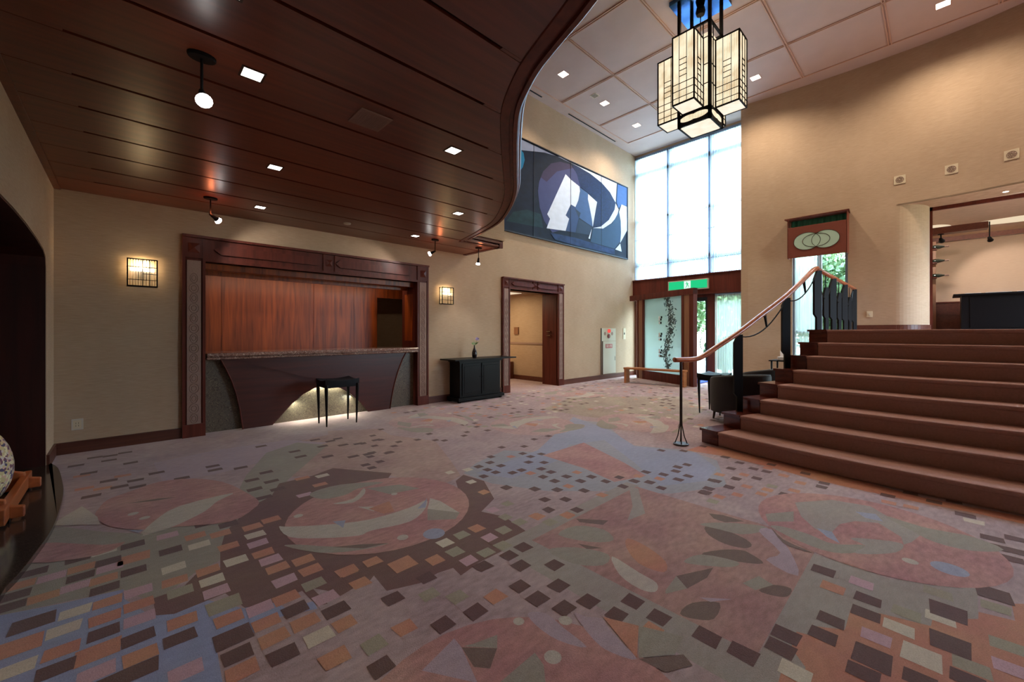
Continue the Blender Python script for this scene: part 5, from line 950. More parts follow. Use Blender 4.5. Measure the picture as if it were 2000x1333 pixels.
mesh_obj('leaf', m, 'leaf_green', fl, recalc=False)
m = MB(); r_ = random.Random(3)
for k in range(34):
    a, b = r_.uniform(0, 2*PI), r_.uniform(-0.6, 1.5)
    d = Vector((math.cos(a)*math.cos(b), math.sin(a)*math.cos(b), math.sin(b)))
    c_ = Vector((vx+0.05, vy-0.02, vz+0.355))
    leaf(m, c_+d*0.012, c_+d*0.045, 0.013)
mesh_obj('blossom', m, 'petal_violet', fl, recalc=False)

# =================================================================== WALL SCONCES
def make_sconce(label, xc):
    zb, h, wd, dp = 1.83, 0.32, 0.265, 0.095
    t = thing('wall_sconce', label, 'wall lamp', (xc, YA, zb), 'gridded glass wall sconces')
    x0, x1, y0, y1, z0, z1 = xc-wd/2, xc+wd/2, YA-dp-0.02, YA-0.02, zb, zb+h
    m = MB(); b = 0.012
    for x in (x0, x1-b): 
        for y in (y0, y1-b): m.box(x, x+b, y, y+b, z0, z1)
    for z in (z0, z1-b):
        m.box(x0, x1, y0, y0+b, z, z+b); m.box(x0, x1, y1-b, y1, z, z+b)
        m.box(x0, x0+b, y0, y1, z, z+b); m.box(x1-b, x1, y0, y1, z, z+b)
    t_ = 0.006
    for fx in (0.50, 0.735): m.box(x0+wd*fx-t_/2, x0+wd*fx+t_/2, y0-0.002, y0+t_, z0, z1)
    for fz, a_, b_ in ((0.70,0,1),(0.46,0.5,1),(0.24,0,1)):
        m.box(x0+wd*a_, x0+wd*b_, y0-0.002, y0+t_, z0+h*fz-t_/2, z0+h*fz+t_/2)
        m.box(x0-0.001, x0+t_, y0, y1, z0+h*fz-t_/2, z0+h*fz+t_/2); m.box(x1-t_, x1+0.001, y0, y1, z0+h*fz-t_/2, z0+h*fz+t_/2)
    m.box(xc-0.05, xc+0.05, y1, YA, z0+0.08, z1-0.08)
    mesh_obj('frame', m, 'black_metal', t)
    m = MB()
    n = 11
    for i in range(n):
        x = x0+0.02+(wd-0.04)*i/(n-1); m.cyl((x,y0+0.018,z0+0.008),(x,y0+0.018,z1-0.012), 0.0085, n=8)
    for y in (y0+0.035, y0+0.058): 
        for x in (x0+0.012, x1-0.012): m.cyl((x,y,z0+0.008),(x,y,z1-0.012), 0.008, n=8)
    mesh_obj('glass_rods', m, 'rod_clear', t, smooth=True)
    m = MB(); zt = z0+h*0.62; m.cyl((x0+0.03,y0+0.05,zt),(x1-0.03,y0+0.05,zt), 0.019, n=12)
    mesh_obj('bulb_tube', m, 'tube_glow', t)
    light('POINT', 'sconce_lamp', (xc, YA-0.031, zt+0.03), 9.0, (1.0,0.76,0.42), 0.03)
    return t
m_, nt_, out_ = new_mat('rod_clear')
g1 = N(nt_, 'ShaderNodeBsdfTransparent'); g1.inputs[0].default_value = (0.95,0.88,0.78,1)
g2 = N(nt_, 'ShaderNodeBsdfTranslucent'); g2.inputs[0].default_value = (0.95,0.85,0.70,1)
g3 = N(nt_, 'ShaderNodeMixShader'); g3.inputs[0].default_value = 0.5
nt_.links.new(g1.outputs[0], g3.inputs[1]); nt_.links.new(g2.outputs[0], g3.inputs[2]); nt_.links.new(g3.outputs[0], out_.inputs[0])
make_sconce('glowing gridded glass wall sconce on the dark wall left of the reception counter', 0.145)
make_sconce('glowing gridded glass wall sconce between the reception counter and the hallway doorway', 4.37)

# =================================================================== CANOPY LIGHT FITTINGS
def downlight(label, x, y, z, s, group, power, col, mat='lamp_white', dz=0.0, spot=2.2):
    t = thing('recessed_downlight', label, 'ceiling light', (x, y, z), group)
    m = MB(); e = s/2; b = 0.012
    for a in ((x-e-b,x+e+b,y-e-b,y-e),(x-e-b,x+e+b,y+e,y+e+b),(x-e-b,x-e,y-e,y+e),(x+e,x+e+b,y-e,y+e)):
        m.box(a[0],a[1],a[2],a[3],z-0.004,z+0.0)
    mesh_obj('frame', m, 'bronze_metal' if z < 4 else 'ceiling_batten', t)
    m = MB(); m.box(x-e, x+e, y-e, y+e, z-0.003, z-0.001); mesh_obj('lamp', m, mat, t)
    light('SPOT', 'downlight_lamp', (x, y, z-0.03), power, col, 0.05, target=(x, y, 0), spot=spot, blend=0.8)
    return t
WARM = (1.0,0.80,0.60)
gl = 'square downlights in the timber canopy'
downlight('square downlight in the dark timber canopy just right of the bright adjustable spotlight', 0.545, 2.797, ZC, 0.10, gl, 4, WARM)
downlight('square downlight in the timber canopy near its curved edge beside the speaker grille', 1.992, 2.804, ZC, 0.10, gl, 4, WARM)
downlight('square downlight in the middle of the timber canopy, left of its centreline', 1.003, 4.228, ZC, 0.10, gl, 4, WARM)
downlight('square downlight in the timber canopy near the curved edge, toward the reception wall', 3.091, 4.239, ZC, 0.10, gl, 4, WARM)
downlight('square downlight close above the left end of the reception counter', 1.192, 5.699, ZC, 0.10, gl, 4, WARM)
downlight('square downlight close above the right end of the reception counter', 3.319, 5.695, ZC, 0.10, gl, 4, WARM)
downlight('square downlight cut off by the top edge of the picture, above the bright spotlight', 0.33, 2.16, ZC, 0.10, gl, 4, WARM)

def spotfix(label, x, y, aim, power, bright=False, drop=0.19, col=(1.0,0.93,0.86), spot=1.25, ll=1.0):
    t = thing('adjustable_spotlight', label, 'spotlight', (x, y, ZC), 'black adjustable spotlights on the timber canopy')
    m = MB()
    m.lathe([(0.062,-0.020),(0.066,-0.012),(0.066,-0.0005)], (x,y,ZC), 20, sy=0.7)
    mesh_obj('ceiling_plate', m, 'black_metal', t, smooth=False)
    m = MB(); m.cyl((x,y,ZC-0.015),(x,y,ZC-drop), 0.007, n=8)
    mesh_obj('stem', m, 'black_metal', t)
    p = Vector((x,y,ZC-drop)); d = (Vector(aim)-p).normalized()
    m = MB(); m.tube([p-d*0.01, p+d*0.02, p+d*0.06, p+d*0.085], [0.013,0.017,0.020,0.030], 12)
    hd = mesh_obj('lamp_head', m, 'black_metal', t, smooth=True)
    m = MB(); m.tube([p+d*0.083, p+d*0.108, p+d*0.120], [0.029,0.039,0.030], 14)
    mesh_obj('bulb', m, 'lamp_bright', hd, smooth=True)
    q_ = p+d*0.135
    if not bright: light('POINT', 'spotlight_back_glow', p-d*0.05+Vector((0.04,0,0.0)), 1.2, (1.0,0.24,0.09), 0.02)
    light('SPOT', 'spotlight_lamp', q_, power, col, 0.02, target=q_+d, spot=spot, blend=0.5)
    return t
spotfix('bright adjustable spotlight hanging low from the canopy and facing the viewer', 0.306, 2.80, (0.34,1.5,1.2), 5, bright=True, spot=2.0, drop=0.2)
spotfix('adjustable spotlight above the left end of the reception counter frame', 0.70, 5.68, (1.9,6.43,1.9), 16, spot=1.7)
spotfix('adjustable spotlight above the right end of the reception counter frame, tilted left', 3.684, 5.69, (2.6,6.43,1.9), 16, spot=1.7)
spotfix('adjustable spotlight pointing straight down over the black console cabinet', 4.606, 5.70, (4.68,6.10,0.9), 16, spot=1.25)

sp = thing('ceiling_speaker', 'flat square speaker grille set into the dark timber canopy', 'speaker', (1.274, 2.81, ZC))
m = MB(); m.box(1.16, 1.39, 2.69, 2.93, ZC-0.008, ZC-0.0005); mesh_obj('frame', m, 'grille_grey', sp, bevel=0.003)
m = MB()
for i in range(21): m.box(1.175+i*0.01, 1.179+i*0.01, 2.705, 2.915, ZC-0.010, ZC-0.008)
mesh_obj('grille', m, 'grille_grey', sp)
m = MB(); m.lathe([(0.03,-0.022),(0.045,-0.016),(0.05,0.0)], (2.244,5.686,ZC-0.0005), 18)
o = mesh_obj('smoke_detector', m, 'white_plastic'); tag(o, 'small round smoke detector on the timber canopy above the counter', 'smoke detector')

# =================================================================== HALL CEILING FITTINGS
gh = 'square downlights in the pale hall ceiling'
DAYW = (1.0,0.85,0.68)
for lab, x, y in (('added unseen square downlight in the pale ceiling far to the right', 9.4, -2.81),  # this one is added out of view to brighten the right wall
                  ('square downlight in the pale ceiling nearest the curved timber edge, left of the lantern', 6.66, 5.42),
                  ('square downlight in the pale ceiling beside the small vent, midway toward the big window', 8.21, 5.43),
                  ('square downlight in the pale ceiling closest to the tall window and left of the lantern', 9.69, 5.43),
                  ('square downlight in the pale ceiling just right of the hanging lantern', 9.71, 2.67),
                  ('square downlight in the pale ceiling at the top right, near the opening wall', 9.78, -0.07)):
    downlight(lab, x, y, ZH, 0.165, gh, 230 if x > 9 else 170, DAYW, spot=2.6 if x > 9 else 2.0)
m = MB(); m.box(7.70, 7.86, 5.33, 5.49, ZH-0.008, ZH-0.0005); 
for k in range(4): m.box(7.72+k*0.035, 7.735+k*0.035, 5.35, 5.47, ZH-0.010, ZH-0.008, 1)
o = mesh_obj('ceiling_vent', m, ['plate_beige','dark_slot']); tag(o, 'small slotted vent in the pale ceiling beside a square downlight', 'vent')

light('AREA','reception_cove_lamp',(2.25,6.80,2.16),7,(1.0,0.80,0.60),2.8,target=(2.25,7.42,1.3),size_y=0.05)
# =================================================================== LANTERN CHANDELIER
CX, CY = 6.832, 2.68
lan = thing('hanging_lantern', 'large hanging lantern of clustered black gridded glass boxes below the pale ceiling', 'chandelier', (CX, CY, 4.65))
def cage(x0, x1, y0, y1, z0, z1, b, m=None):
    m = m or MB()
    for x in (x0, x1-b):
        for y in (y0, y1-b): m.box(x, x+b, y, y+b, z0, z1)
    for z in (z0, z1-b):
        m.box(x0+b, x1-b, y0, y0+b, z, z+b); m.box(x0+b, x1-b, y1-b, y1, z, z+b)
        m.box(x0, x0+b, y0+b, y1-b, z, z+b); m.box(x1-b, x1, y0+b, y1-b, z, z+b)
    return m
def shade_box(x0, x1, y0, y1, z0, z1):
    h = z1-z0; wd = x1-x0; t = 0.007
    m = cage(x0, x1, y0, y1, z0, z1, 0.02)
    def hb(face, a, b, fz):
        z = z0+h*fz
        if face == 0: m.box(x0+wd*a, x0+wd*b, y0-0.003, y0+t, z-t/2, z+t/2)
        if face == 1: m.box(x0+wd*a, x0+wd*b, y1-t, y1+0.003, z-t/2, z+t/2)
        if face == 2: m.box(x0-0.003, x0+t, y0+(y1-y0)*(1-b), y0+(y1-y0)*(1-a), z-t/2, z+t/2)
        if face == 3: m.box(x1-t, x1+0.003, y0+(y1-y0)*a, y0+(y1-y0)*b, z-t/2, z+t/2)
    def vb(face, a, f0, f1):
        za, zb = z0+h*f0, z0+h*f1
        if face == 0: m.box(x0+wd*a-t/2, x0+wd*a+t/2, y0-0.003, y0+t, za, zb)
        if face == 1: m.box(x0+wd*a-t/2, x0+wd*a+t/2, y1-t, y1+0.003, za, zb)
        yy_ = y0+(y1-y0)*(1-a)
        if face == 2: m.box(x0-0.003, x0+t, yy_-t/2, yy_+t/2, za, zb)
        if face == 3: m.box(x1-t, x1+0.003, yy_-t/2, yy_+t/2, za, zb)
    for fc in range(4):
        for a in (0.33, 0.66): vb(fc, a, 0, 1)
        for fz in (0.09, 0.19, 0.29): hb(fc, 0, 1, fz)
        lo, hi = (0.33, 0.66)
        for fz in (0.39, 0.47, 0.55, 0.63): hb(fc, lo, hi, fz)
    mesh_obj('shade_frame', m, 'black_metal', lan)
    m = MB(); e = 0.012
    v = [(x0+e,y0+e),(x1-e,y0+e),(x1-e,y1-e),(x0+e,y1-e)]
    for k in range(4):
        a, b = v[k], v[(k+1) % 4]
        m.quad((a[0],a[1],z0+0.01),(b[0],b[1],z0+0.01),(b[0],b[1],z1-0.01),(a[0],a[1],z1-0.01))
    # rods of glass standing inside the frame
    mesh_obj('glass_panel', m, 'rod_glass', lan)
    m = MB(); m.box(x0+e, x1-e, y0+e, y1-e, z0+0.006, z0+0.010)
    mesh_obj('bottom_glass', m, 'rod_glass_bottom', lan)
zb, zt = 4.84, 5.92
shade_box(6.20, 6.565, 2.52, 2.87, zb, zt)
shade_box(6.73, 7.09, 2.06, 2.42, zb, zt)
shade_box(6.60, 6.965, 2.945, 3.31, zb, zt)
shade_box(7.10, 7.46, 2.50, 2.86, zb, zt)
x0, x1, y0, y1 = 6.565, 7.10, 2.42, 2.945
m = MB()
for px_, py_ in ((x0,y0),(x1-0.045,y0),(x0,y1-0.045),(x1-0.045,y1-0.045)):
    m.box(px_, px_+0.045, py_, py_+0.045, 4.65, 6.68)
for z in (4.65, 6.16):
    m.box(x0, x1, y0, y0+0.03, z, z+0.03); m.box(x0, x1, y1-0.03, y1, z, z+0.03)
    m.box(x0, x0+0.03, y0, y1, z, z+0.03); m.box(x1-0.03, x1, y0, y1, z, z+0.03)
for fx in (0.22, 0.78):
    for (a, b) in ((x0+(x1-x0)*fx, None),):
        m.box(a-0.006, a+0.006, y0, y0+0.012, 4.85, 6.16); m.box(a-0.006, a+0.006, y1-0.012, y1, 4.85, 6.16)
    b = y0+(y1-y0)*fx
    m.box(x0, x0+0.012, b-0.006, b+0.006, 4.85, 6.16); m.box(x1-0.012, x1, b-0.006, b+0.006, 4.85, 6.16)
for z in (5.2, 5.5, 5.92):
    m.box(x0, x1, y0, y0+0.01, z, z+0.01); m.box(x0, x1, y1-0.01, y1, z, z+0.01)
    m.box(x0, x0+0.01, y0, y1, z, z+0.01); m.box(x1-0.01, x1, y0, y1, z, z+0.01)
mesh_obj('centre_frame', m, 'black_metal', lan)
# pierced band with twin ellipses round the foot
m = MB()
zc_, hh_ = 4.76, 0.085
def pierced(m, p0, p1, out):
    """board from p0 to p1 (2D) between z 4.67 and 4.85 with a lens pair hole: solid strips above / below an outline"""
    n = 40
    for i in range(n):
        ta, tb = i/n, (i+1)/n
        def half(t):
            best = 0
            for c in (0.34, 0.66):
                u = (t-c)/0.27
                if abs(u) < 1: best = max(best, math.sqrt(1-u*u)*0.052)
            return best
        ha, hb_ = half(ta), half(tb)
        A = (p0[0]+(p1[0]-p0[0])*ta, p0[1]+(p1[1]-p0[1])*ta); B = (p0[0]+(p1[0]-p0[0])*tb, p0[1]+(p1[1]-p0[1])*tb)
        for (za, zb_, zc1, zd) in ((4.68, 4.68, zc_-ha, zc_-hb_), (zc_+ha, zc_+hb_, 4.85, 4.85)):
            m.add([(A[0],A[1],za),(B[0],B[1],zb_),(B[0],B[1],zd),(A[0],A[1],zc1),
                   (A[0]+out[0],A[1]+out[1],za),(B[0]+out[0],B[1]+out[1],zb_),(B[0]+out[0],B[1]+out[1],zd),(A[0]+out[0],A[1]+out[1],zc1)],
                  [(0,1,2,3),(7,6,5,4),(0,4,5,1),(3,2,6,7)])
pierced(m, (x0,y1), (x0,y0), (0.008,0)); pierced(m, (x0,y0), (x1,y0), (0,0.008))
pierced(m, (x1,y0), (x1,y1), (-0.008,0)); pierced(m, (x1,y1), (x0,y1), (0,-0.008))
mesh_obj('pierced_band', m, 'black_metal', lan)
m = MB(); e = 0.016
v = [(x0+e,y0+e),(x1-e,y0+e),(x1-e,y1-e),(x0+e,y1-e)]
for k in range(4):
    a, b = v[k], v[(k+1) % 4]
    m.quad((a[0],a[1],4.66),(b[0],b[1],4.66),(b[0],b[1],6.0),(a[0],a[1],6.0))
mesh_obj('glass_panel', m, 'rod_glass', lan)
m = MB(); m.box(x0+e, x1-e, y0+e, y1-e, 4.657, 4.662)
mesh_obj('bottom_glass', m, 'rod_glass_bottom', lan)
m = MB(); m.box(6.47, 7.19, 2.32, 3.04, 6.66, 6.728); mesh_obj('ceiling_plate', m, 'mirror_blue_reflection', lan)
m = MB(); m.lathe([(0.02,0),(0.06,0.02),(0.075,0.08),(0.06,0.15),(0.03,0.17)], (CX,CY,6.49), 14); m.cyl((CX,CY,6.0),(CX,CY,6.5),0.008,n=6)
mesh_obj('winch', m, 'black_metal', lan)
light('POINT', 'lantern_lamp', (CX, CY, 6.30), 8, (1.0,0.78,0.52), 0.25)
light('AREA', 'lantern_lamp', (CX, CY, 4.63), 34, (1.0,0.80,0.56), 0.5, target=(CX,CY,0))

# =================================================================== MURAL
MUR = [["grey", [[6375, 5612], [8166, 5601], [8213, 5600], [7800, 5624], [7162, 5557], [6375, 5368], [5870, 5199], [5870, 5619]]], ["white", [[8166, 5601], [10306, 5617], [10245, 5052], [9947, 5281], [9546, 5441], [9006, 5550], [8452, 5595]]], ["teal", [[6214, 5330], [6393, 5373], [6466, 5331], [6503, 5186], [6448, 5015], [6375, 4917], [6214, 4847]]], ["green", [[6144, 3944], [6577, 4085], [7041, 4074], [7121, 3764], [5937, 3702]]], ["purple", [[6942, 4591], [6981, 4815], [7121, 5096], [7411, 5370], [7756, 5512], [8166, 5558], [8452, 5371], [8574, 5103], [8452, 4596], [8027, 3925], [7453, 3711], [7162, 3935], [7001, 4227]]], ["plum", [[7041, 4939], [7121, 5096], [7411, 5370], [7756, 5512], [8166, 5558], [8260, 5496], [7625, 5234], [7244, 4883]]], ["white", [[7958, 5259], [8166, 5177], [8525, 5091], [8550, 4977], [8476, 4721], [8365, 4518], [8166, 4549], [7958, 4230], [8096, 4170], [7958, 3840], [7244, 3780], [7368, 4029], [7264, 4119], [7327, 4214]]], ["slate", [[8550, 5067], [8902, 5001], [8892, 4845], [8980, 4618], [9069, 4358], [9100, 4147], [8501, 4278], [8331, 4481], [8476, 4721], [8559, 4950]]], ["steel", [[8166, 4549], [8365, 4518], [8501, 4278], [8355, 3865], [7958, 3840], [8096, 4170], [7958, 4230]]], ["navy2", [[8452, 5595], [9006, 5550], [9546, 5441], [9947, 5281], [10233, 5043], [10184, 4839], [9947, 4528], [9490, 4233], [9111, 4133], [9298, 4717], [9326, 4865], [8928, 5007], [8550, 5097], [8427, 5365], [8213, 5571]]], ["white", [[8902, 4985], [9315, 4862], [9271, 4711], [9111, 4148], [9069, 4358], [8980, 4618], [8892, 4845]]], ["white", [[10233, 5033], [10398, 4884], [10306, 4664], [10005, 4408], [9602, 4189], [9111, 4117], [9490, 4223], [9888, 4484], [10184, 4839]]], ["dark", [[8331, 4481], [8574, 4412], [8501, 4248]]], ["dark", [[8501, 4248], [9111, 4133], [8954, 3905], [8355, 3865]]], ["slate2", [[9111, 4102], [9602, 4179], [10065, 4419], [10398, 4817], [10492, 4566], [10523, 4233], [10460, 3952], [10184, 3711], [9006, 3728]]], ["white", [[9069, 4094], [8980, 3801], [8912, 3806]]], ["white", [[10554, 5069], [10842, 5063], [10862, 4360], [10617, 4079], [10479, 3921], [10523, 4233], [10504, 4568], [10417, 4821]]], ["mid", [[10337, 5608], [10888, 5626], [10842, 5080], [10554, 5069], [10398, 4918], [10275, 5059]]], ["white", [[10479, 3905], [10554, 3678], [10215, 3698]]], ["band", [[7368, 3697], [8355, 3731], [9006, 3713], [10184, 3694], [10184, 3545], [8260, 3539], [7538, 3558]]]]
cols = {'grey': srgb(130,138,162), 'white': srgb(214,226,246), 'teal': srgb(26,110,150), 'green': srgb(30,58,64), 'purple': srgb(62,66,108), 'plum': srgb(54,44,72),
        'slate': srgb(62,90,134), 'steel': srgb(52,72,112), 'navy2': srgb(24,42,84), 'dark': srgb(42,58,80), 'slate2': srgb(44,70,96), 'mid': srgb(66,98,150), 'band': srgb(38,60,104), 'navy': srgb(16,26,46)}
for k, c in cols.items():
    dk = tuple(x*(0.35 if k in ('navy2','navy','green','band') else 0.85) for x in c[:3])+(1,)
    princ('mural_'+k, c, 0.6, spec=0.15, noise=((5,5,9) if k != 'navy2' else (22,22,30), 0.75), col2=dk)
mur = thing('abstract_mural', 'long abstract blue and white mural of curved shapes high on the pale wall', 'mural', (8.16, YA, 4.57))
m = MB(); m.box(5.44, 10.88, YA-0.025, YA-0.001, 3.50, 5.645)
mesh_obj('panel', m, 'mural_navy', mur)
m = MB(); ks = []
yl = YA-0.0255
for i, (k, pts) in enumerate(MUR):
    if k not in ks: ks.append(k)
    pp = [(min(10.86, max(5.46, a/1000)), min(5.63, max(3.515, b/1000))) for a, b in pts]
    A_ = sum(pp[j][0]*pp[(j+1) % len(pp)][1]-pp[(j+1) % len(pp)][0]*pp[j][1] for j in range(len(pp)))
    if A_ < 0: pp = pp[::-1]
    yl -= 0.0004
    m.add([(x, yl, z) for x, z in pp], [tuple(range(len(pp)))], ks.index(k))
mesh_obj('painting', m, ['mural_'+k for k in ks], mur, recalc=False)
m = MB()
m.box(5.42, 10.90, YA-0.045, YA-0.001, 3.485, 3.512); m.box(5.42, 10.90, YA-0.04, YA-0.001, 5.636, 5.656)
m.box(10.868, 10.895, YA-0.045, YA-0.001, 3.49, 5.65); m.box(5.42, 5.44, YA-0.045, YA-0.001, 3.49, 5.65)
for X in (6.80, 8.16, 9.52): m.box(X-0.004, X+0.004, YA-0.036, YA-0.03, 3.5, 5.64)
mesh_obj('frame', m, 'frame_dark', mur)

# =================================================================== BIG WINDOW
win = sroot('window_1', (XW, 4.8, 2.87))
m = MB()
def fbar(y0, y1, z0, z1, x0=XW-0.02, x1=XW+0.09): m.box(x0, x1, y0, y1, z0, z1)
fbar(3.25, 3.32, 2.87, 6.64); fbar(6.34, 6.41, 2.87, 6.64)
fbar(5.27, 5.42, 2.87, 6.64); fbar(4.12, 4.28, 2.87, 6.64)
fbar(3.25, 6.41, 6.58, 6.66); fbar(3.25, 6.41, 6.06, 6.18); fbar(3.25, 6.41, 4.68, 4.74); fbar(3.25, 6.41, 3.36, 3.44); fbar(3.25, 6.41, 2.84, 2.92)
mesh_obj('window_frame', m, 'frame_grey', win)
m = MB(); m.quad((XW+0.04,3.3,2.9),(XW+0.04,6.4,2.9),(XW+0.04,6.4,6.6),(XW+0.04,3.3,6.6))
mesh_obj('glazing', m, 'window_glass', win)
def curtain(name, label, ya, yb, z0, z1, x, n, amp, mat, group, seams=(), axis=None, cat='curtain'):
    t = thing(name, label, cat, (x, (ya+yb)/2, z1), group)
    m = MB(); v = []; K = 10; rr = random.Random(int(ya*100)); ph = [rr.uniform(-.5,.5) for _ in range(n+1)]
    steps = n*6
    for j in range(K+1):
        z = z0+(z1-z0)*j/K
        for i in range(steps+1):
            f = i/steps; a = 2*PI*f*n+ph[int(f*n)]*0.9
            px_ = x+amp*math.sin(a)*(1.0-0.45*(j/K)); py_ = ya+(yb-ya)*f
            if axis: px_, py_ = axis(f, amp*math.sin(a))
            v.append((px_, py_, z))
    W = steps+1
    f_ = [(j*W+i, j*W+i+1, (j+1)*W+i+1, (j+1)*W+i) for j in range(K) for i in range(steps)]
    m.add(v, f_); mesh_obj('cloth', m, mat, t, smooth=True, recalc=False)
    for s in seams:
        m = MB(); m.box(x-0.006, x+0.006, ya, yb, s-0.006, s+0.006); mesh_obj('batten', m, 'frame_grey', t)
    if axis is None:
        m = MB(); m.box(x-0.015, x+0.015, ya, yb, z1-0.005, z1+0.025); mesh_obj('heading_rail', m, 'frame_grey', t)
    return t
g = 'sheer white curtains over the tall window'
curtain('sheer_curtain', 'sheer white pleated curtain over the left bay of the tall window', 5.37, 6.38, 2.90, 6.56, XW-0.09, 17, 0.03, 'sheer_white', g, (3.30, 4.1))
curtain('sheer_curtain', 'sheer white pleated curtain over the middle bay of the tall window', 4.22, 5.325, 2.90, 6.56, XW-0.09, 19, 0.03, 'sheer_white', g, (3.30, 4.1))
curtain('sheer_curtain', 'sheer white pleated curtain over the right bay of the tall window', 3.26, 4.18, 2.90, 6.56, XW-0.09, 16, 0.03, 'sheer_white', g, (3.30, 4.1))

# beam over the entrance
m = MB(); m.box(XW-0.14, XW+0.1, 3.12, YA-0.001, 2.34, 2.86); m.box(XW-0.16, XW-0.14, 3.12, YA-0.001, 2.34, 2.40)
m.box(XW-0.17, XW+0.1, 3.12, YA-0.001, 2.86, 2.885)
struct('trim_6', m, 'trim_wood')

# exit sign
ex = thing('exit_sign', 'glowing green exit sign with a white running figure on the dark entrance beam', 'sign', (11.2, 4.73, 2.62))
m = MB(); m.box(11.165, 11.24, 4.18, 5.28, 2.475, 2.745); mesh_obj('housing', m, 'white_plastic', ex, bevel=0.005)
m = MB(); m.box(11.158, 11.166, 4.21, 5.25, 2.50, 2.72); mesh_obj('green_face', m, 'sign_green', ex)
m = MB(); m.box(11.153, 11.159, 4.64, 4.82, 2.505, 2.715)
mesh_obj('white_door_symbol', m, 'sign_glow_white', ex)
m = MB()
def ypoly(pts, x0, x1): m.prism_yz([(4.73-a, 2.61+b) for a, b in pts], x0, x1)
m.lathe([(0.0001,-0.004),(0.014,-0.004),(0.014,0.004),(0.0001,0.004)], (0,0,0), 4) if False else None
ypoly([(-0.012+0.014*math.cos(t), 0.07+0.014*math.sin(t)) for t in [k*PI/5 for k in range(10)]], 11.149, 11.153)
ypoly([(-0.02,0.05),(0.01,0.052),(0.02,0.0),(-0.012,0.0)], 11.149, 11.153)
ypoly([(0.01,0.052),(0.045,0.02),(0.038,0.012),(0.008,0.035)], 11.149, 11.153)
ypoly([(-0.02,0.05),(-0.05,0.03),(-0.046,0.02),(-0.018,0.035)], 11.149, 11.153)
ypoly([(0.02,0.0),(0.05,-0.04),(0.04,-0.075),(0.03,-0.072),(0.036,-0.042),(0.0,0.0)], 11.149, 11.153)
ypoly([(-0.012,0.0),(-0.02,-0.045),(-0.055,-0.07),(-0.048,-0.08),(-0.008,-0.055),(0.008,0.0)], 11.149, 11.153)
mesh_obj('running_figure', m, 'sign_green', ex)

# =================================================================== ENTRANCE
# glazed end wall at ground level
e = sroot('window_2', (XW, 4.5, 0))
m = MB()
for y0, y1 in ((3.25,3.31),(4.06,4.27),(5.30,5.36),(6.30,6.40)): m.box(XW-0.04, XW+0.08, y0, y1, 0, 2.34)
m.box(XW-0.02, XW+0.08, 3.28, 4.1, 0, 0.10); m.box(XW-0.02, XW+0.08, 5.3, 6.4, 0, 0.10); m.box(XW-0.02,XW+0.08,3.28,6.4,2.26,2.34)
mesh_obj('window_frame', m, 'trim_wood', e)
m = MB(); m.quad((XW+0.03,3.3,0.1),(XW+0.03,4.08,0.1),(XW+0.03,4.08,2.3),(XW+0.03,3.3,2.3)); m.quad((XW+0.03,5.34,0.1),(XW+0.03,6.32,0.1),(XW+0.03,6.32,2.3),(XW+0.03,5.34,2.3))
mesh_obj('glazing', m, 'green_glass', e)
d = sroot('door_2', (XW, 4.7, 0))
m = MB()
m.box(XW, XW+0.04, 4.27, 4.33, 0.02, 2.26); m.box(XW, XW+0.04, 5.24, 5.30, 0.02, 2.26); m.box(XW, XW+0.04, 4.33, 5.24, 0.02, 0.12); m.box(XW, XW+0.04, 4.33, 5.24, 2.16, 2.26)
mesh_obj('door_frame', m, 'frame_dark', d)
m = MB(); m.quad((XW+0.02,4.33,0.12),(XW+0.02,5.24,0.12),(XW+0.02,5.24,2.16),(XW+0.02,4.33,2.16)); mesh_obj('glazing', m, 'green_glass', d)
m = MB(); m.tube([(XW-0.01,4.42,0.85),(XW-0.05,4.44,0.90),(XW-0.05,4.46,1.0),(XW-0.05,4.44,1.12),(XW-0.01,4.42,1.16)], 0.011, 8); mesh_obj('door_handle', m, 'black_metal', d)
m = MB(); m.box(10.55, 11.30, 4.15, 4.95, 0.004, 0.02)
o = mesh_obj('door_mat', m, 'mat_blue'); tag(o, 'small blue door mat on the floor at the glass entrance', 'mat')
curtain('sheer_curtain', 'thin greenish sheer curtain hanging at ground level right of the entrance door', 3.27, 4.05, 0.10, 2.30, XW-0.10, 13, 0.018, 'sheer_low', None)

# white pole standing in for the bright strip of daylight at the corner
m = MB(); m.cyl((11.02,6.16,0.0),(11.02,6.16,2.34),0.018,n=10)
o = mesh_obj('daylight_gap_pole', m, 'paper_white'); tag(o, 'thin white upright pole standing in for the daylight gap left of the entrance screen', 'pole')

# oblique screen with frosted glass
PA, PB = (9.87,4.04), (10.66,5.92)
dxs, dys = PB[0]-PA[0], PB[1]-PA[1]; Ls = math.hypot(dxs, dys); us = (dxs/Ls, dys/Ls)
def sp_(t, off=0.0): return (PA[0]+us[0]*Ls*t-us[1]*off*-1*-1, PA[1]+us[1]*Ls*t+us[0]*off)
scr = thing('entrance_screen', 'freestanding wooden entrance screen holding a frosted glass panel with a fern design', 'screen', (PA[0], PA[1], 0))
def sbox(t0, t1, th, z0, z1, off=0.0, m=None):
    m = m or MB(); a, b = sp_(t0), sp_(t1); c_ = ((a[0]+b[0])/2-us[1]*off, (a[1]+b[1])/2+us[0]*off)
    return m.obox(c_, us, Ls*(t1-t0)/2, th, z0, z1)
for t0, t1 in ((-0.03, 0.035), (0.125, 0.16), (0.86,0.885),(0.965, 1.0)):
    mesh_obj('post', sbox(t0, t1, 0.06, 0, 2.37), 'trim_wood', scr)
mesh_obj('tan_panel', sbox(0.035, 0.125, 0.045, 0, 2.24), 'tan_wood', scr)
mesh_obj('tan_panel', sbox(0.885, 0.965, 0.045, 0, 2.24), 'tan_wood', scr)
mesh_obj('header', sbox(-0.03, 1.15, 0.07, 2.22, 2.37), 'trim_wood', scr)
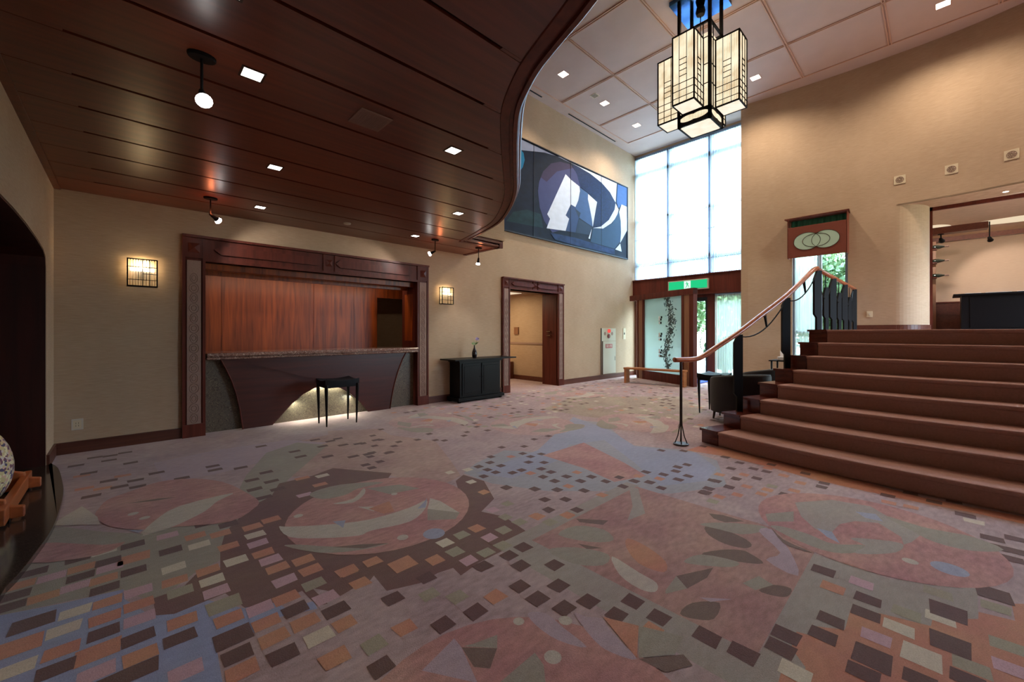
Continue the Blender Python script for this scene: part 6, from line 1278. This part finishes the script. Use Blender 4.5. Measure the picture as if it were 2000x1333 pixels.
mesh_obj('bottom_rail', sbox(0.125, 0.89, 0.05, 0, 0.24), 'trim_wood', scr)
gp = mesh_obj('frosted_panel', sbox(0.15, 0.87, 0.006, 0.24, 2.22), 'frosted_glass', scr)
m = MB(); r_ = random.Random(11)
for k in range(420):
    f = r_.random(); zz = 0.35+1.85*f
    t_ = 0.40+0.05*math.sin(f*7)+r_.gauss(0, 0.035)
    a = r_.uniform(0, PI); L_ = r_.uniform(0.02, 0.06)
    c_ = sp_(t_); off = 0.0085
    bx, by = c_[0]-us[1]*-off*-1, c_[1]+us[0]*off*1
    bx, by = c_[0]+us[1]*-off, c_[1]+us[0]*off
    dx_, dz_ = math.cos(a)*L_, math.sin(a)*L_
    w_ = L_*0.38
    p = [(-dx_,-dz_),(w_*-math.sin(a),w_*math.cos(a)),(dx_,dz_),(w_*math.sin(a),-w_*math.cos(a))]
    m.add([(bx+us[0]*q[0], by+us[1]*q[0], zz+q[1]) for q in p], [(0,1,2,3)])
fd = mesh_obj('fern_design', m, 'reed_dark', gp, recalc=False); fd['kind'] = 'stuff'
for zz in (1.62, 1.18, 0.74):
    for k, (dt, dz) in enumerate(((0,0),(0.03,0.0),(0.0,-0.09),(0.03,-0.09),(-0.012,0.06),(0.03,0.06))):
        mesh_obj('square_inlay', sbox(0.53+dt, 0.552+dt, 0.011, zz+dz, zz+dz+0.055), 'black_metal' if k % 2 == 0 else 'paper_white', gp)

# bench
BA, BB = (9.32, 5.60), (9.53, 4.10)
bd = (BB[0]-BA[0], BB[1]-BA[1]); bl = math.hypot(*bd); bu = (bd[0]/bl, bd[1]/bl); bn = (-bu[1], bu[0])
if bn[0] < 0: bn = (-bn[0], -bn[1])
def bp(t, d): return (BA[0]+bu[0]*bl*t+bn[0]*d, BA[1]+bu[1]*bl*t+bn[1]*d)
ben = thing('wooden_bench', 'plain light wooden bench with slab ends in front of the frosted entrance screen', 'bench', (BA[0], BA[1], 0))
m = MB(); c_ = bp(0.5, 0.12); m.obox(c_, bu, bl/2, 0.12, 0.355, 0.40); mesh_obj('seat', m, 'bench_wood', ben, bevel=0.003)
for t in (0.03, 0.97):
    m = MB(); c_ = bp(t, 0.12); m.obox(c_, bu, 0.028, 0.115, 0.0, 0.355); mesh_obj('leg', m, 'bench_wood', ben, bevel=0.003)

# =================================================================== WALL FITTINGS
hy = thing('fire_hydrant_cabinet', 'grey recessed fire hydrant cabinet with red lamp and red sign on the pale wall', 'fire cabinet', (9.90, YA, 0.14))
m = MB(); m.box(9.54, 10.27, YA-0.012, YA-0.001, 1.06, 1.42); mesh_obj('alarm_panel', m, 'hydrant_grey', hy, bevel=0.002)
m = MB(); m.box(9.62, 10.27, YA-0.014, YA-0.001, 0.14, 1.05); dr = mesh_obj('door', m, 'hydrant_grey', hy, bevel=0.002)
m = MB(); m.box(9.53, 9.55, YA-0.02, YA-0.001, 0.13, 1.42); m.box(9.60, 9.615, YA-0.02, YA-0.001, 0.13, 1.06); m.box(10.22, 10.235, YA-0.018, YA-0.013, 0.5, 0.62)
mesh_obj('edge_strip', m, 'bronze_metal', hy)
m = MB()
def disc(m, x, z, r, d0, d1, dome=False):
    pr = [(x+r*math.cos(2*PI*k/18), z+r*math.sin(2*PI*k/18)) for k in range(18)]
    m.prism_xz(pr, YA-d1, YA-d0)
disc(m, 9.90, 1.345, 0.055, 0.012, 0.05); mesh_obj('red_lamp', m, 'red_lamp', hy)
m = MB(); disc(m, 9.90, 1.20, 0.062, 0.012, 0.03); disc(m, 9.90, 1.20, 0.04, 0.03, 0.036); mesh_obj('call_button', m, 'red_dark', hy)
m = MB(); disc(m, 9.72, 1.27, 0.05, 0.012, 0.014); disc(m, 10.08, 1.27, 0.05, 0.012, 0.014); mesh_obj('side_disc', m, 'relief_panel', hy)
m = MB(); m.box(9.75, 10.08, YA-0.018, YA-0.014, 0.86, 0.975); sg = mesh_obj('sign_plate', m, 'sign_red', dr)
try:
    lettering('lettering', '\u6d88\u706b\u6813', 0.10, 'sign_white', (9.915, YA-0.019, 0.915), (PI/2,0,0), dr)
except Exception as ex_:
    print('lettering', ex_)
o = MB(); o.box(10.68, 10.82, YA-0.012, YA+0.0005, 1.10, 1.43); 
t = mesh_obj('intercom_panel', o, 'plate_beige', bevel=0.003); tag(t, 'narrow cream wall panel right of the fire hydrant cabinet', 'wall panel')
m = MB(); m.box(10.725, 10.765, YA-0.016, YA-0.012, 1.24, 1.30); mesh_obj('button', m, 'dark_slot', t)
def outlet(label, x, z):
    m = MB(); m.box(x-0.045, x+0.045, YA-0.008, YA-0.001, z-0.06, z+0.06)
    t = mesh_obj('wall_outlet', m, 'white_plastic', bevel=0.003); tag(t, label, 'outlet')
    m = MB(); m.box(x-0.03, x+0.03, YA-0.010, YA-0.008, z-0.045, z+0.045)
    for a in (-0.022, 0.006):
        for b in (-0.012, 0.008): m.box(x+b, x+b+0.003, YA-0.0115, YA-0.010, z+a, z+a+0.016, 1)
    mesh_obj('socket', m, ['plate_beige','dark_slot'], t)
outlet('pale electrical outlet low on the dark wall left of the counter frame', -0.375, 0.305)
def wall_plate(name, label, cat, y, z, s, grp=None, round_=False):
    # find wall x and tangent from the plan
    pl = plan[:7]+head[1:]
    for a, b in zip(pl[:-1], pl[1:]):
        if (a[1]-y)*(b[1]-y) <= 0 and a[1] != b[1]:
            x = a[0]+(b[0]-a[0])*(y-a[1])/(b[1]-a[1]); ux = ((b[0]-a[0]), (b[1]-a[1])); L_ = math.hypot(*ux); ux = (ux[0]/L_, ux[1]/L_); break
    t = thing(name, label, cat, (x, y, z), grp)
    m = MB(); m.obox((x-0.006, y), ux, s[0]/2, 0.006, z-s[1]/2, z+s[1]/2); mesh_obj('plate', m, 'plate_beige', t, bevel=0.002)
    m = MB()
    if round_:
        for r in (0.055, 0.036, 0.016):
            m.tube([(x-0.0135+ux[0]*r*math.cos(a), y+ux[1]*r*math.cos(a), z+r*math.sin(a)) for a in [2*PI*k/20 for k in range(21)]], 0.004, 5)
        for a in [PI*k/4 for k in range(8)]:
            m.tube([(x-0.0135+ux[0]*r*math.cos(a), y+ux[1]*r*math.cos(a), z+r*math.sin(a)) for r in (0.018, 0.054)], 0.003, 4)
    else:
        m.obox((x-0.013, y), ux, 0.012, 0.003, z-0.02, z+0.02)
    mesh_obj('rosette' if round_ else 'rocker', m, 'relief_line' if round_ else 'white_plastic', t)
gsp = 'square rosette plates on the curved wall'
wall_plate('rosette_plate', 'square cream rosette plate on the curved wall, nearest the hanging window valance', 'wall plate', 0.50, 4.265, (0.165,0.165), gsp, True)
wall_plate('rosette_plate', 'square cream rosette plate on the curved wall, in the middle of the row', 'wall plate', -0.18, 4.265, (0.165,0.165), gsp, True)
wall_plate('rosette_plate', 'square cream rosette plate on the curved wall, furthest to the right', 'wall plate', -0.86, 4.275, (0.165,0.165), gsp, True)
wall_plate('light_switch', 'small pale switch plate low on the curved wall above the upper floor', 'switch', 0.94, 1.67, (0.09,0.12))

# =================================================================== GARDEN WINDOW AND VALANCE
gw = sroot('window_3', (10.9, 1.76, 0.25))
m = MB()
def gx(y): return 10.80+(10.862-10.80)*(2.24-y)/(2.24-1.28)
def gbar(y0, y1, z0, z1, d0=0.06, d1=0.13):
    m.prism([(gx(y0)+d0,y0),(gx(y1)+d0,y1),(gx(y1)+d1,y1),(gx(y0)+d1,y0)], z0, z1)
gbar(2.18,2.24,0.25,3.62); gbar(1.28,1.33,0.25,3.62); gbar(1.72,1.80,0.25,3.62); gbar(1.28,2.24,0.25,0.31); gbar(1.28,2.24,3.56,3.62); gbar(1.28,2.24,1.30,1.34)
mesh_obj('window_frame', m, 'frame_grey', gw)
m = MB(); m.quad((gx(2.2)+0.1,2.2,0.3),(gx(1.3)+0.1,1.3,0.3),(gx(1.3)+0.1,1.3,3.6),(gx(2.2)+0.1,2.2,3.6)); mesh_obj('glazing', m, 'green_glass', gw)
curtain('sheer_curtain', 'thin sheer curtain inside the tall garden window beside the stairs', 1.72, 2.20, 0.30, 3.58, 10.80, 8, 0.012, 'sheer_low', None,
        axis=lambda f, a: (gx(1.72+0.48*f)+0.035+a, 1.72+0.48*f))
va = thing('window_valance', 'rust coloured boxed valance with overlapping pale ovals over the tall garden window', 'valance', (10.72, 1.77, 3.3))
m = MB(); xf = 10.60
m.prism([(10.86,1.24),(10.80,2.30),(10.55,2.33),(10.55,1.22)], 3.775, 3.80); mesh_obj('top_board', m, 'trim_wood', va)
m = MB()
m.box(xf-0.012, xf, 1.26, 2.28, 2.93, 3.60)
mesh_obj('cloth_panel', m, 'shade_red', va, bevel=0.002)
m = MB(); m.box(xf-0.012, 10.78, 2.272, 2.284, 2.93, 3.775); mesh_obj('side_board', m, 'shade_red', va)
m = MB(); m.box(xf-0.012, 10.84, 1.256, 1.268, 2.93, 3.775); mesh_obj('side_board', m, 'shade_red', va)
princ('green_cloth', srgb(40,120,96), 0.7, noise=((12,30,1),0.6)); princ('oval_pale', srgb(172,200,178), 0.6)
m = MB(); v = []
for j in range(2):
    for i in range(61):
        f = i/60; v.append((10.775+0.012*math.sin(f*2*PI*9), 1.29+0.96*f, 3.60 if j == 0 else 3.77))
m.add(v, [(i, i+1, i+62, i+61) for i in range(60)]); mesh_obj('green_lining', m, 'green_cloth', va, recalc=False)
m = MB()
def oval(cy_, cz_, ry, rz, rot, x0, x1, n=30):
    c, s = math.cos(rot), math.sin(rot)
    return [(cy_+ry*math.cos(a)*c-rz*math.sin(a)*s, cz_+ry*math.cos(a)*s+rz*math.sin(a)*c) for a in [2*PI*k/n for k in range(n)]]
for i, (cy_, rot) in enumerate(((1.93,0.0),(1.61,0.0))):
    m.prism_yz(oval(cy_, 3.265, 0.235, 0.185, rot, 0, 0), xf-0.0155-0.0004*i, xf-0.012)
pn = mesh_obj('pale_ovals', m, 'oval_pale', va)
m = MB()
for cy_, ry, rz, cz in ((1.93,0.235,0.185,3.265),(1.61,0.235,0.185,3.265),(1.77,0.235,0.14,3.265)):
    pts = [(xf-0.0165, cy_+ry*math.cos(a), cz+rz*math.sin(a)) for a in [2*PI*k/40 for k in range(41)]]
    if rz < 0.15: m.tube(pts, 0.0055, 5, cap=False)
    else:
        other = 1.61 if cy_ > 1.8 else 1.93
        m.tube([p for p in pts], 0.0045, 5, cap=False)
mesh_obj('lead_lines', m, 'bronze_metal', pn)

# =================================================================== LOUNGE CHAIRS BESIDE THE STAIRS
def tub_chair(label, cx_, cy_, R=0.37, face=PI/2*0.9):
    t = thing('tub_armchair', label, 'armchair', (cx_, cy_, 0), 'dark tub armchairs')
    n = 26; open_ = 0.95
    m = MB(); v = []
    rows = [(1.0, 0.15), (1.02, 0.30), (1.03, 0.5), (1.02, 0.69), (0.99, 0.72), (0.90, 0.72), (0.86, 0.69), (0.84, 0.42), (0.84, 0.15)]
    for i in range(n+1):
        a = face+PI-(PI-open_)+2*(PI-open_)*i/n
        drop = 0.10*abs(2*i/n-1)**2
        for r, z in rows:
            zz = z-(drop if z > 0.6 else 0)
            v.append((cx_+R*r*math.cos(a), cy_+R*r*math.sin(a), zz))
    k = len(rows); f = []
    for i in range(n):
        for j in range(k):
            f.append((i*k+j, (i+1)*k+j, (i+1)*k+(j+1) % k, i*k+(j+1) % k))
    f.append(tuple(range(k))); f.append(tuple(reversed(range(n*k, n*k+k))))
    m.add(v, f); mesh_obj('shell_back', m, 'leather_dark', t, smooth=True)
    m = MB(); m.lathe([(R*0.80,0.15),(R*0.84,0.18),(R*0.84,0.38),(R*0.78,0.42),(R*0.4,0.43)], (cx_,cy_,0), 28)
    mesh_obj('seat', m, 'leather_dark', t, smooth=True)
    for k_ in range(4):
        a = face+PI/4+k_*PI/2
        m = MB(); m.cyl((cx_+R*0.86*math.cos(a),cy_+R*0.86*math.sin(a),0.17),(cx_+R*0.92*math.cos(a),cy_+R*0.92*math.sin(a),0.0),0.024,0.014,8)
        mesh_obj('leg', m, 'dark_wood', t)
    return t
tub_chair('dark tub armchair with a rounded back standing tight beside the lowest stairs', 6.50, 1.99, 0.385, 0.9)
tub_chair('dark tub armchair further back beside the stairs, behind the nearer one', 7.85, 2.02, 0.36, 1.4)
st_ = thing('side_table', 'small dark side table with thin top beside the beige wall, holding tissues', 'side table', (9.3, 2.08, 0))
m = MB(); m.box(9.05, 9.55, 1.86, 2.26, 0.745, 0.765); mesh_obj('tabletop', m, 'black_lacquer', st_)
for a in (9.09, 9.51):
    for b in (1.90, 2.22):
        m = MB(); m.cyl((a,b,0.745),(a,b,0.0),0.018,0.012,8); mesh_obj('leg', m, 'black_lacquer', st_)
m = MB(); m.box(9.15, 9.42, 2.0, 2.14, 0.766, 0.83)
o = mesh_obj('tissue_box', m, 'paper_white', bevel=0.006); tag(o, 'white tissue box on the small dark side table beside the stairs', 'tissue box')
m = MB(); m.add([(9.22,2.05,0.83),(9.34,2.04,0.83),(9.36,2.1,0.83),(9.24,2.11,0.83),(9.20,2.02,0.91),(9.30,2.03,0.93),(9.38,2.1,0.90),(9.27,2.12,0.95)], [(0,1,5,4),(1,2,6,5),(2,3,7,6),(3,0,4,7)]); mesh_obj('tissue', m, 'paper_white', o)

# =================================================================== BAR ROOM ON THE UPPER FLOOR
cab = thing('low_wooden_cabinet', 'low dark brown wooden cabinet at the far end of the upper room', 'cabinet', (15.4, -0.3, ZP))
m = MB(); m.box(15.2, 15.75, -1.2, 0.40, ZP, ZP+0.72); mesh_obj('body', m, 'base_wood', cab)
m = MB(); m.box(15.17, 15.77, -1.22, 0.43, ZP+0.72, ZP+0.75); mesh_obj('worktop', m, 'trim_wood', cab)
m = MB(); m.box(15.185, 15.2, -0.55, 0.1, ZP+0.06, ZP+0.38); m.box(15.185,15.2,-0.55,0.1,ZP+0.41,ZP+0.69); mesh_obj('drawer', m, 'base_wood', cab)
bc = thing('black_bar_counter', 'black counter with overhanging top at the right edge of the upper room', 'counter', (13.6, -2.2, ZP))
m = MB(); m.box(13.4, 14.1, -3.6, -0.37, ZP, ZP+0.78); mesh_obj('body', m, 'black_lacquer', bc)
m = MB(); m.box(13.3, 14.2, -3.7, -0.25, ZP+0.78, ZP+0.815); mesh_obj('worktop', m, 'black_lacquer', bc)
m = MB(); m.box(13.385,13.4,-1.3,-0.5,ZP+0.08,ZP+0.70); mesh_obj('panel', m, 'black_lacquer', bc)
for i, (a, b, lab) in enumerate(((-0.66,-0.42,'thin dark-edged booklet lying at the left end of the black counter'),(-1.08,-0.72,'flat white paper sheet lying on the black counter, in the middle'),(-1.6,-1.15,'flat white paper sheet lying on the black counter, cut by the picture edge'))):
    m = MB(); m.box(13.42, 13.75, a, b, ZP+0.816, ZP+0.829); o = mesh_obj('paper_menu', m, 'paper_white'); tag(o, lab, 'paper')
rk = thing('bottle_rack', 'tall brown bottle rack just inside the opening of the upper room', 'rack', (15.0, 0.25, ZP))
m = MB(); m.box(14.95, 15.15, 0.02, 0.42, ZP+0.002, 3.62); mesh_obj('post_board', m, 'tan_wood', rk)
for zz in (2.70, 3.07, 3.42):
    m = MB(); m.box(14.70, 14.95, 0.0, 0.42, zz-0.03, zz-0.012); mesh_obj('shelf', m, 'trim_wood', rk)
ords = ['top', 'middle', 'lowest']
for i, zz in enumerate((3.42, 3.07, 2.70)):
    for j, dx_ in enumerate((0.0, 0.13)):
        x = 14.76+dx_
        t = thing('wine_bottle', 'dark bottle lying on the %s shelf of the brown rack, %s' % (ords[i], ('toward the viewer', 'toward the back wall')[j]), 'bottle', (x, 0.2, zz), 'bottles lying on the rack')
        m = MB()
        pr = [(0.0,0.036),(0.02,0.043),(0.22,0.043),(0.27,0.030),(0.31,0.015),(0.40,0.014)]
        m.tube([(x, 0.20-q[0], zz+0.035) for q in pr], [q[1] for q in pr], 14)
        mesh_obj('body', m, 'bottle_glass', t, smooth=True)
        m = MB(); m.tube([(x,0.20-0.33,zz+0.035),(x,0.20-0.405,zz+0.035)], 0.016, 10); mesh_obj('capsule', m, 'grille_grey', t)
bmm = MB(); bmm.box(13.2, 13.45, -0.75, 0.44, 3.52, 3.66); o = mesh_obj('ceiling_beam', bmm, 'base_wood'); tag(o, 'short dark brown beam under the ceiling of the upper room', 'beam')
mm = MB(); mm.box(15.9, 16.05, -6, 0.2, 3.74, 3.86)
o = mesh_obj('ceiling_beam', mm, 'base_wood'); tag(o, 'long thin brown beam running across the far ceiling of the upper room', 'beam')
def bar_spot(label, x, y, zc, drop, aim, pw_):
    t = thing('adjustable_spotlight', label, 'spotlight', (x, y, zc), 'spotlights in the upper room')
    m = MB(); m.cyl((x,y,zc),(x,y,zc-drop),0.012,n=8); m.lathe([(0.05,-0.01),(0.05,0)],(x,y,zc),12); mesh_obj('stem', m, 'black_metal', t)
    p = Vector((x,y,zc-drop)); d = (Vector(aim)-p).normalized()
    m = MB(); m.tube([p-d*0.03, p+d*0.05, p+d*0.10],[0.03,0.04,0.055],12); h_ = mesh_obj('lamp_head', m, 'black_metal', t, smooth=True)
    m = MB(); m.tube([p+d*0.10, p+d*0.112],[0.05,0.04],12); mesh_obj('bulb', m, 'lamp_bright', h_)
    light('SPOT','bar_spot_lamp', p+d*0.13, pw_, (1.0,0.84,0.72), 0.03, target=aim, spot=1.15, blend=0.5)
bar_spot('spotlight hanging from the short beam in the upper room, left one', 13.32, -0.06, 3.52, 0.12, (17.2,-0.62,2.6), 75)
bar_spot('dark spotlight hanging under the long cove in the upper room, right one', 15.2, -0.88, 4.02, 0.42, (17.2,-1.35,2.6), 75)
for lab, x, y, rx, ry in (('glowing oval ceiling cove left in the upper room', 15.3, 0.08, 0.5, 0.34), ('glowing long ceiling cove right in the upper room', 15.4, -1.65, 0.36, 1.1)):
    m = MB(); m.prism([(x+rx*math.cos(a), y+ry*math.sin(a)) for a in [2*PI*k/36 for k in range(36)]], 4.0, 4.018)
    o = mesh_obj('cove_light', m, 'lamp_cove'); tag(o, lab, 'ceiling light')
light('AREA','bar_cove_lamp',(14.8,-1.2,3.95),15,(1.0,0.80,0.62),2.2,target=(14.8,-1.2,0))
t = thing('recessed_downlight', 'tiny bright downlight in the soffit of the opening to the upper room', 'ceiling light', (11.15,-0.83,3.77))
m = MB(); m.lathe([(0.05,-0.004),(0.055,0)],(11.15,-0.83,3.769),16); mesh_obj('frame', m, 'plate_beige', t)
m = MB(); m.lathe([(0.035,-0.006),(0.035,-0.003)],(11.15,-0.83,3.769),16); mesh_obj('lamp', m, 'lamp_white', t)
light('SPOT','soffit_lamp',(11.15,-0.83,3.74),25,WARM,0.03,target=(11.15,-0.83,0),spot=1.6)

# =================================================================== HALLWAY
m = MB(); m.box(7.915, 7.948, 8.05, 8.22, 1.25, 1.45); o = mesh_obj('small_plaque', m, 'tan_wood'); tag(o, 'small ochre plaque on the hallway wall seen through the left doorway', 'plaque')
m = MB(); m.box(7.55, 7.93, 8.25, 8.75, 0.002, 0.48); o = mesh_obj('hallway_box', m, 'base_wood', bevel=0.005); tag(o, 'low brown wooden box at the end of the hallway', 'box')
m = MB(); m.box(6.2, 7.6, 7.6, 8.5, 2.335, 2.358); o = mesh_obj('hallway_light', m, 'lamp_cove'); tag(o, 'bright ceiling light panel in the hallway behind the left doorway', 'ceiling light')
light('AREA','hallway_lamp',(6.8,7.9,2.30),28,(1.0,0.78,0.50),0.9,target=(6.8,7.9,0))
light('POINT','hallway_wall_lamp',(7.2,8.5,0.9),5,(1.0,0.72,0.42),0.1)

# =================================================================== HEARTH SLAB AND ORNAMENT
m = MB()
ar = [(XL-0.66,5.85),(XL-0.02,5.855),(-0.535,5.95),(-0.455,5.68),(-0.39,5.17),(-0.352,4.75),(-0.338,4.2),(-0.347,3.85),(-0.372,3.59),(-0.40,3.35),(-0.43,3.2),(-0.53,2.78),(XL-0.66,2.75)]
m.prism(smooth(ar,3), 0, 0.034); 
o = mesh_obj('stone_hearth', m, 'hearth_marble', bevel=0.006); tag(o, 'dark polished stone hearth slab with a curved front at the arched recess', 'hearth')
cr = thing('scalloped_wooden_stand', 'orange brown wooden stand with scalloped end boards on the dark hearth slab', 'stand', (-0.75, 4.7, 0.034))
sc_ = [(-0.36,0.0),(-0.36,0.07),(-0.28,0.09),(-0.275,0.13),(-0.22,0.15),(-0.2,0.21),(-0.14,0.235),(0.14,0.235),(0.2,0.21),(0.22,0.15),(0.275,0.13),(0.28,0.09),(0.36,0.07),(0.36,0.0)]
for yy_ in (4.28, 5.02):
    m = MB(); m.prism_xz([(-0.855+a, 0.05+b) for a, b in sc_], yy_, yy_+0.045); mesh_obj('end_board', m, 'ornament_wood', cr, bevel=0.006)
for xx in (-1.07, -0.585):
    m = MB(); m.box(xx-0.02, xx+0.025, 4.15, 5.2, 0.05, 0.155); mesh_obj('side_rail', m, 'ornament_wood', cr, bevel=0.006)
for yy_ in (4.24, 5.03):
    m = MB(); m.box(-1.10,-0.555,yy_,yy_+0.06,0.034,0.06); mesh_obj('foot', m, 'black_lacquer', cr)
mt, nt, out = new_mat('mosaic_speckle')
b_ = N(nt, 'ShaderNodeBsdfPrincipled'); b_.inputs['Roughness'].default_value = 0.45
tc = N(nt, 'ShaderNodeTexCoord'); vo = N(nt, 'ShaderNodeTexVoronoi'); vo.inputs['Scale'].default_value = 55
rp = N(nt, 'ShaderNodeValToRGB'); e_ = rp.color_ramp.elements
e_[0].position = 0.0; e_[0].color = srgb(200,180,130); e_[1].position = 1.0; e_[1].color = srgb(90,110,90)
for p_, c_ in ((0.3, srgb(214,170,150)), (0.45, srgb(112,66,84)), (0.6, srgb(224,214,170)), (0.75, srgb(70,60,96)), (0.88, srgb(205,190,180))):
    k = e_.new(p_); k.color = c_
rp.color_ramp.interpolation = 'CONSTANT'
sr = N(nt, 'ShaderNodeSeparateColor')
nt.links.new(tc.outputs['Object'], vo.inputs['Vector']); nt.links.new(vo.outputs['Color'], sr.inputs[0]); nt.links.new(sr.outputs[0], rp.inputs[0])
nt.links.new(rp.outputs[0], b_.inputs['Base Color']); nt.links.new(b_.outputs[0], out.inputs[0])
m = MB(); pr = []
for k in range(17):
    a = -PI/2+PI*k/16; pr.append((max(0.002, 0.245*math.cos(a)*(1-0.10*math.sin(a))), 0.40+0.40*math.sin(a)))
m.lathe([(r_*0.95, z_*0.80) for r_, z_ in pr], (-0.815, 4.62, 0.04), 36)
o = mesh_obj('speckled_egg', m, 'mosaic_speckle', smooth=True); tag(o, 'big speckled mosaic egg-shaped ornament standing in the scalloped wooden stand', 'ornament')
# the lamp inside the recess that lights the ornament
dl = thing('recess_downlight', 'small lamp in the top of the dark arched recess above the speckled ornament', 'ceiling light', (-0.9, 4.6, 2.13))
m = MB(); m.lathe([(0.03,-0.03),(0.05,-0.02),(0.05,0.0)], (-0.9,4.6,2.165), 14); mesh_obj('lamp', m, 'lamp_white', dl)
light('SPOT','recess_lamp',(-0.85,4.55,2.10),16,(1.0,0.72,0.45),0.03,target=(-0.75,4.68,0.3),spot=0.75,blend=0.6)

# =================================================================== OUTSIDE
m = MB(); m.box(XW+0.15, 40, -14, 22, -0.5, -0.06)
struct('ground_outside', m, 'stone_out')
def tree(label, x, y, r, h, mat, n, seed):
    t = thing('garden_tree', label, 'tree', (x, y, -0.06), 'garden trees outside the glass')
    rr = random.Random(seed)
    m = MB(); m.tube([(x,y,-0.06),(x+0.08,y,h*0.4),(x-0.05,y+0.1,h*0.75)], [0.10,0.07,0.03], 8)
    for k in range(6):
        a = rr.uniform(0,2*PI); m.tube([(x,y,h*0.4+k*0.1),(x+r*0.6*math.cos(a),y+r*0.6*math.sin(a),h*0.6+k*0.12)],[0.03,0.01],5)
    mesh_obj('trunk', m, 'bark', t)
    m = MB()
    for k in range(n):
        a = rr.uniform(0,2*PI); b = rr.uniform(-1,1); q = rr.random()**0.4
        c_ = Vector((x+r*q*math.sqrt(1-b*b)*math.cos(a), y+r*q*math.sqrt(1-b*b)*math.sin(a), h*0.60+h*0.42*q*b))
        if c_.z < 0: c_.z = rr.uniform(0, 0.5)
        d1 = Vector((rr.gauss(0,1),rr.gauss(0,1),rr.gauss(0,1))).normalized(); d2 = d1.cross(Vector((rr.gauss(0,1),rr.gauss(0,1),rr.gauss(0,1)))).normalized()
        s_ = rr.uniform(0.05,0.12)
        m.add([c_-d1*s_, c_+d2*s_*0.5, c_+d1*s_, c_-d2*s_*0.5], [(0,1,2,3)])
    mesh_obj('foliage', m, mat, t, recalc=False)
tree('leafy bright green tree outside the glass entrance door', 14.4, 6.7, 1.2, 4.0, 'foliage_light', 5000, 1)
tree('slender green tree outside the curtained pane right of the entrance', 14.9, 4.45, 0.85, 4.2, 'foliage_light', 4500, 2)
tree('green shrub low outside the curtained pane right of the entrance', 12.7, 4.3, 0.55, 1.2, 'foliage', 2000, 3)
tree('bushy green tree filling the lower tall garden window', 14.4, 2.25, 1.05, 3.4, 'foliage', 5000, 4)
tree('taller light green tree behind the one filling the garden window', 18.4, 2.9, 1.6, 6.6, 'foliage_light', 6000, 5)
tree('distant light green tree behind the entrance shrub', 18.4, 6.4, 1.8, 5.6, 'foliage_light', 6000, 6)

# =================================================================== WORLD, DAYLIGHT
wd = bpy.data.worlds.new('sky'); scene.world = wd; wd.use_nodes = True
nt = wd.node_tree; bg = nt.nodes['Background']
tcw = nt.nodes.new('ShaderNodeTexCoord'); sx = nt.nodes.new('ShaderNodeSeparateXYZ'); rpw = nt.nodes.new('ShaderNodeValToRGB')
rpw.color_ramp.elements[0].position = 0.47; rpw.color_ramp.elements[0].color = (0.16,0.20,0.15,1)
ke = rpw.color_ramp.elements.new(0.56); ke.color = (0.20,0.28,0.35,1)
rpw.color_ramp.elements[2].position = 0.66; rpw.color_ramp.elements[2].color = (0.55,0.76,1.0,1)
mpw = nt.nodes.new('ShaderNodeMath'); mpw.operation = 'MULTIPLY_ADD'; mpw.inputs[1].default_value = 0.5; mpw.inputs[2].default_value = 0.5
nt.links.new(tcw.outputs['Generated'], sx.inputs[0]); nt.links.new(sx.outputs[2], mpw.inputs[0]); nt.links.new(mpw.outputs[0], rpw.inputs[0]); nt.links.new(rpw.outputs[0], bg.inputs[0])
bg.inputs[1].default_value = SKY
def portal(loc, sx_, sy_, target):
    d = bpy.data.lights.new('daylight_portal', 'AREA'); d.shape = 'RECTANGLE'; d.size = sx_; d.size_y = sy_; d.cycles.is_portal = True
    o = bpy.data.objects.new('daylight_portal', d); COL.objects.link(o); o.location = loc
    o.rotation_euler = (Vector(target)-Vector(loc)).to_track_quat('-Z','Y').to_euler()
portal((XW+0.2, 4.8, 4.75), 3.2, 3.8, (0,4.8,4.75))
portal((XW+0.2, 4.8, 1.2), 3.3, 2.3, (0,4.8,1.2))
portal((11.1, 1.76, 1.95), 1.0, 3.3, (0,1.76,1.95))

# =================================================================== CAMERA
cam = bpy.data.cameras.new('camera'); co = bpy.data.objects.new('camera', cam); COL.objects.link(co)
cam.sensor_width = 36.0; cam.lens = 36.0*792/2000; cam.sensor_fit = 'HORIZONTAL'
cam.shift_y = -16.5/2000.0; cam.clip_start = 0.05; cam.clip_end = 200
co.location = (0, 0, 1.3)
fw = Vector((0.6903-0.0, 0.7235, 0))
fw = Vector((0.69027, 0.72355, 0))
co.rotation_euler = fw.to_track_quat('-Z', 'Y').to_euler()
scene.camera = co
scene.view_settings.exposure = EXPO
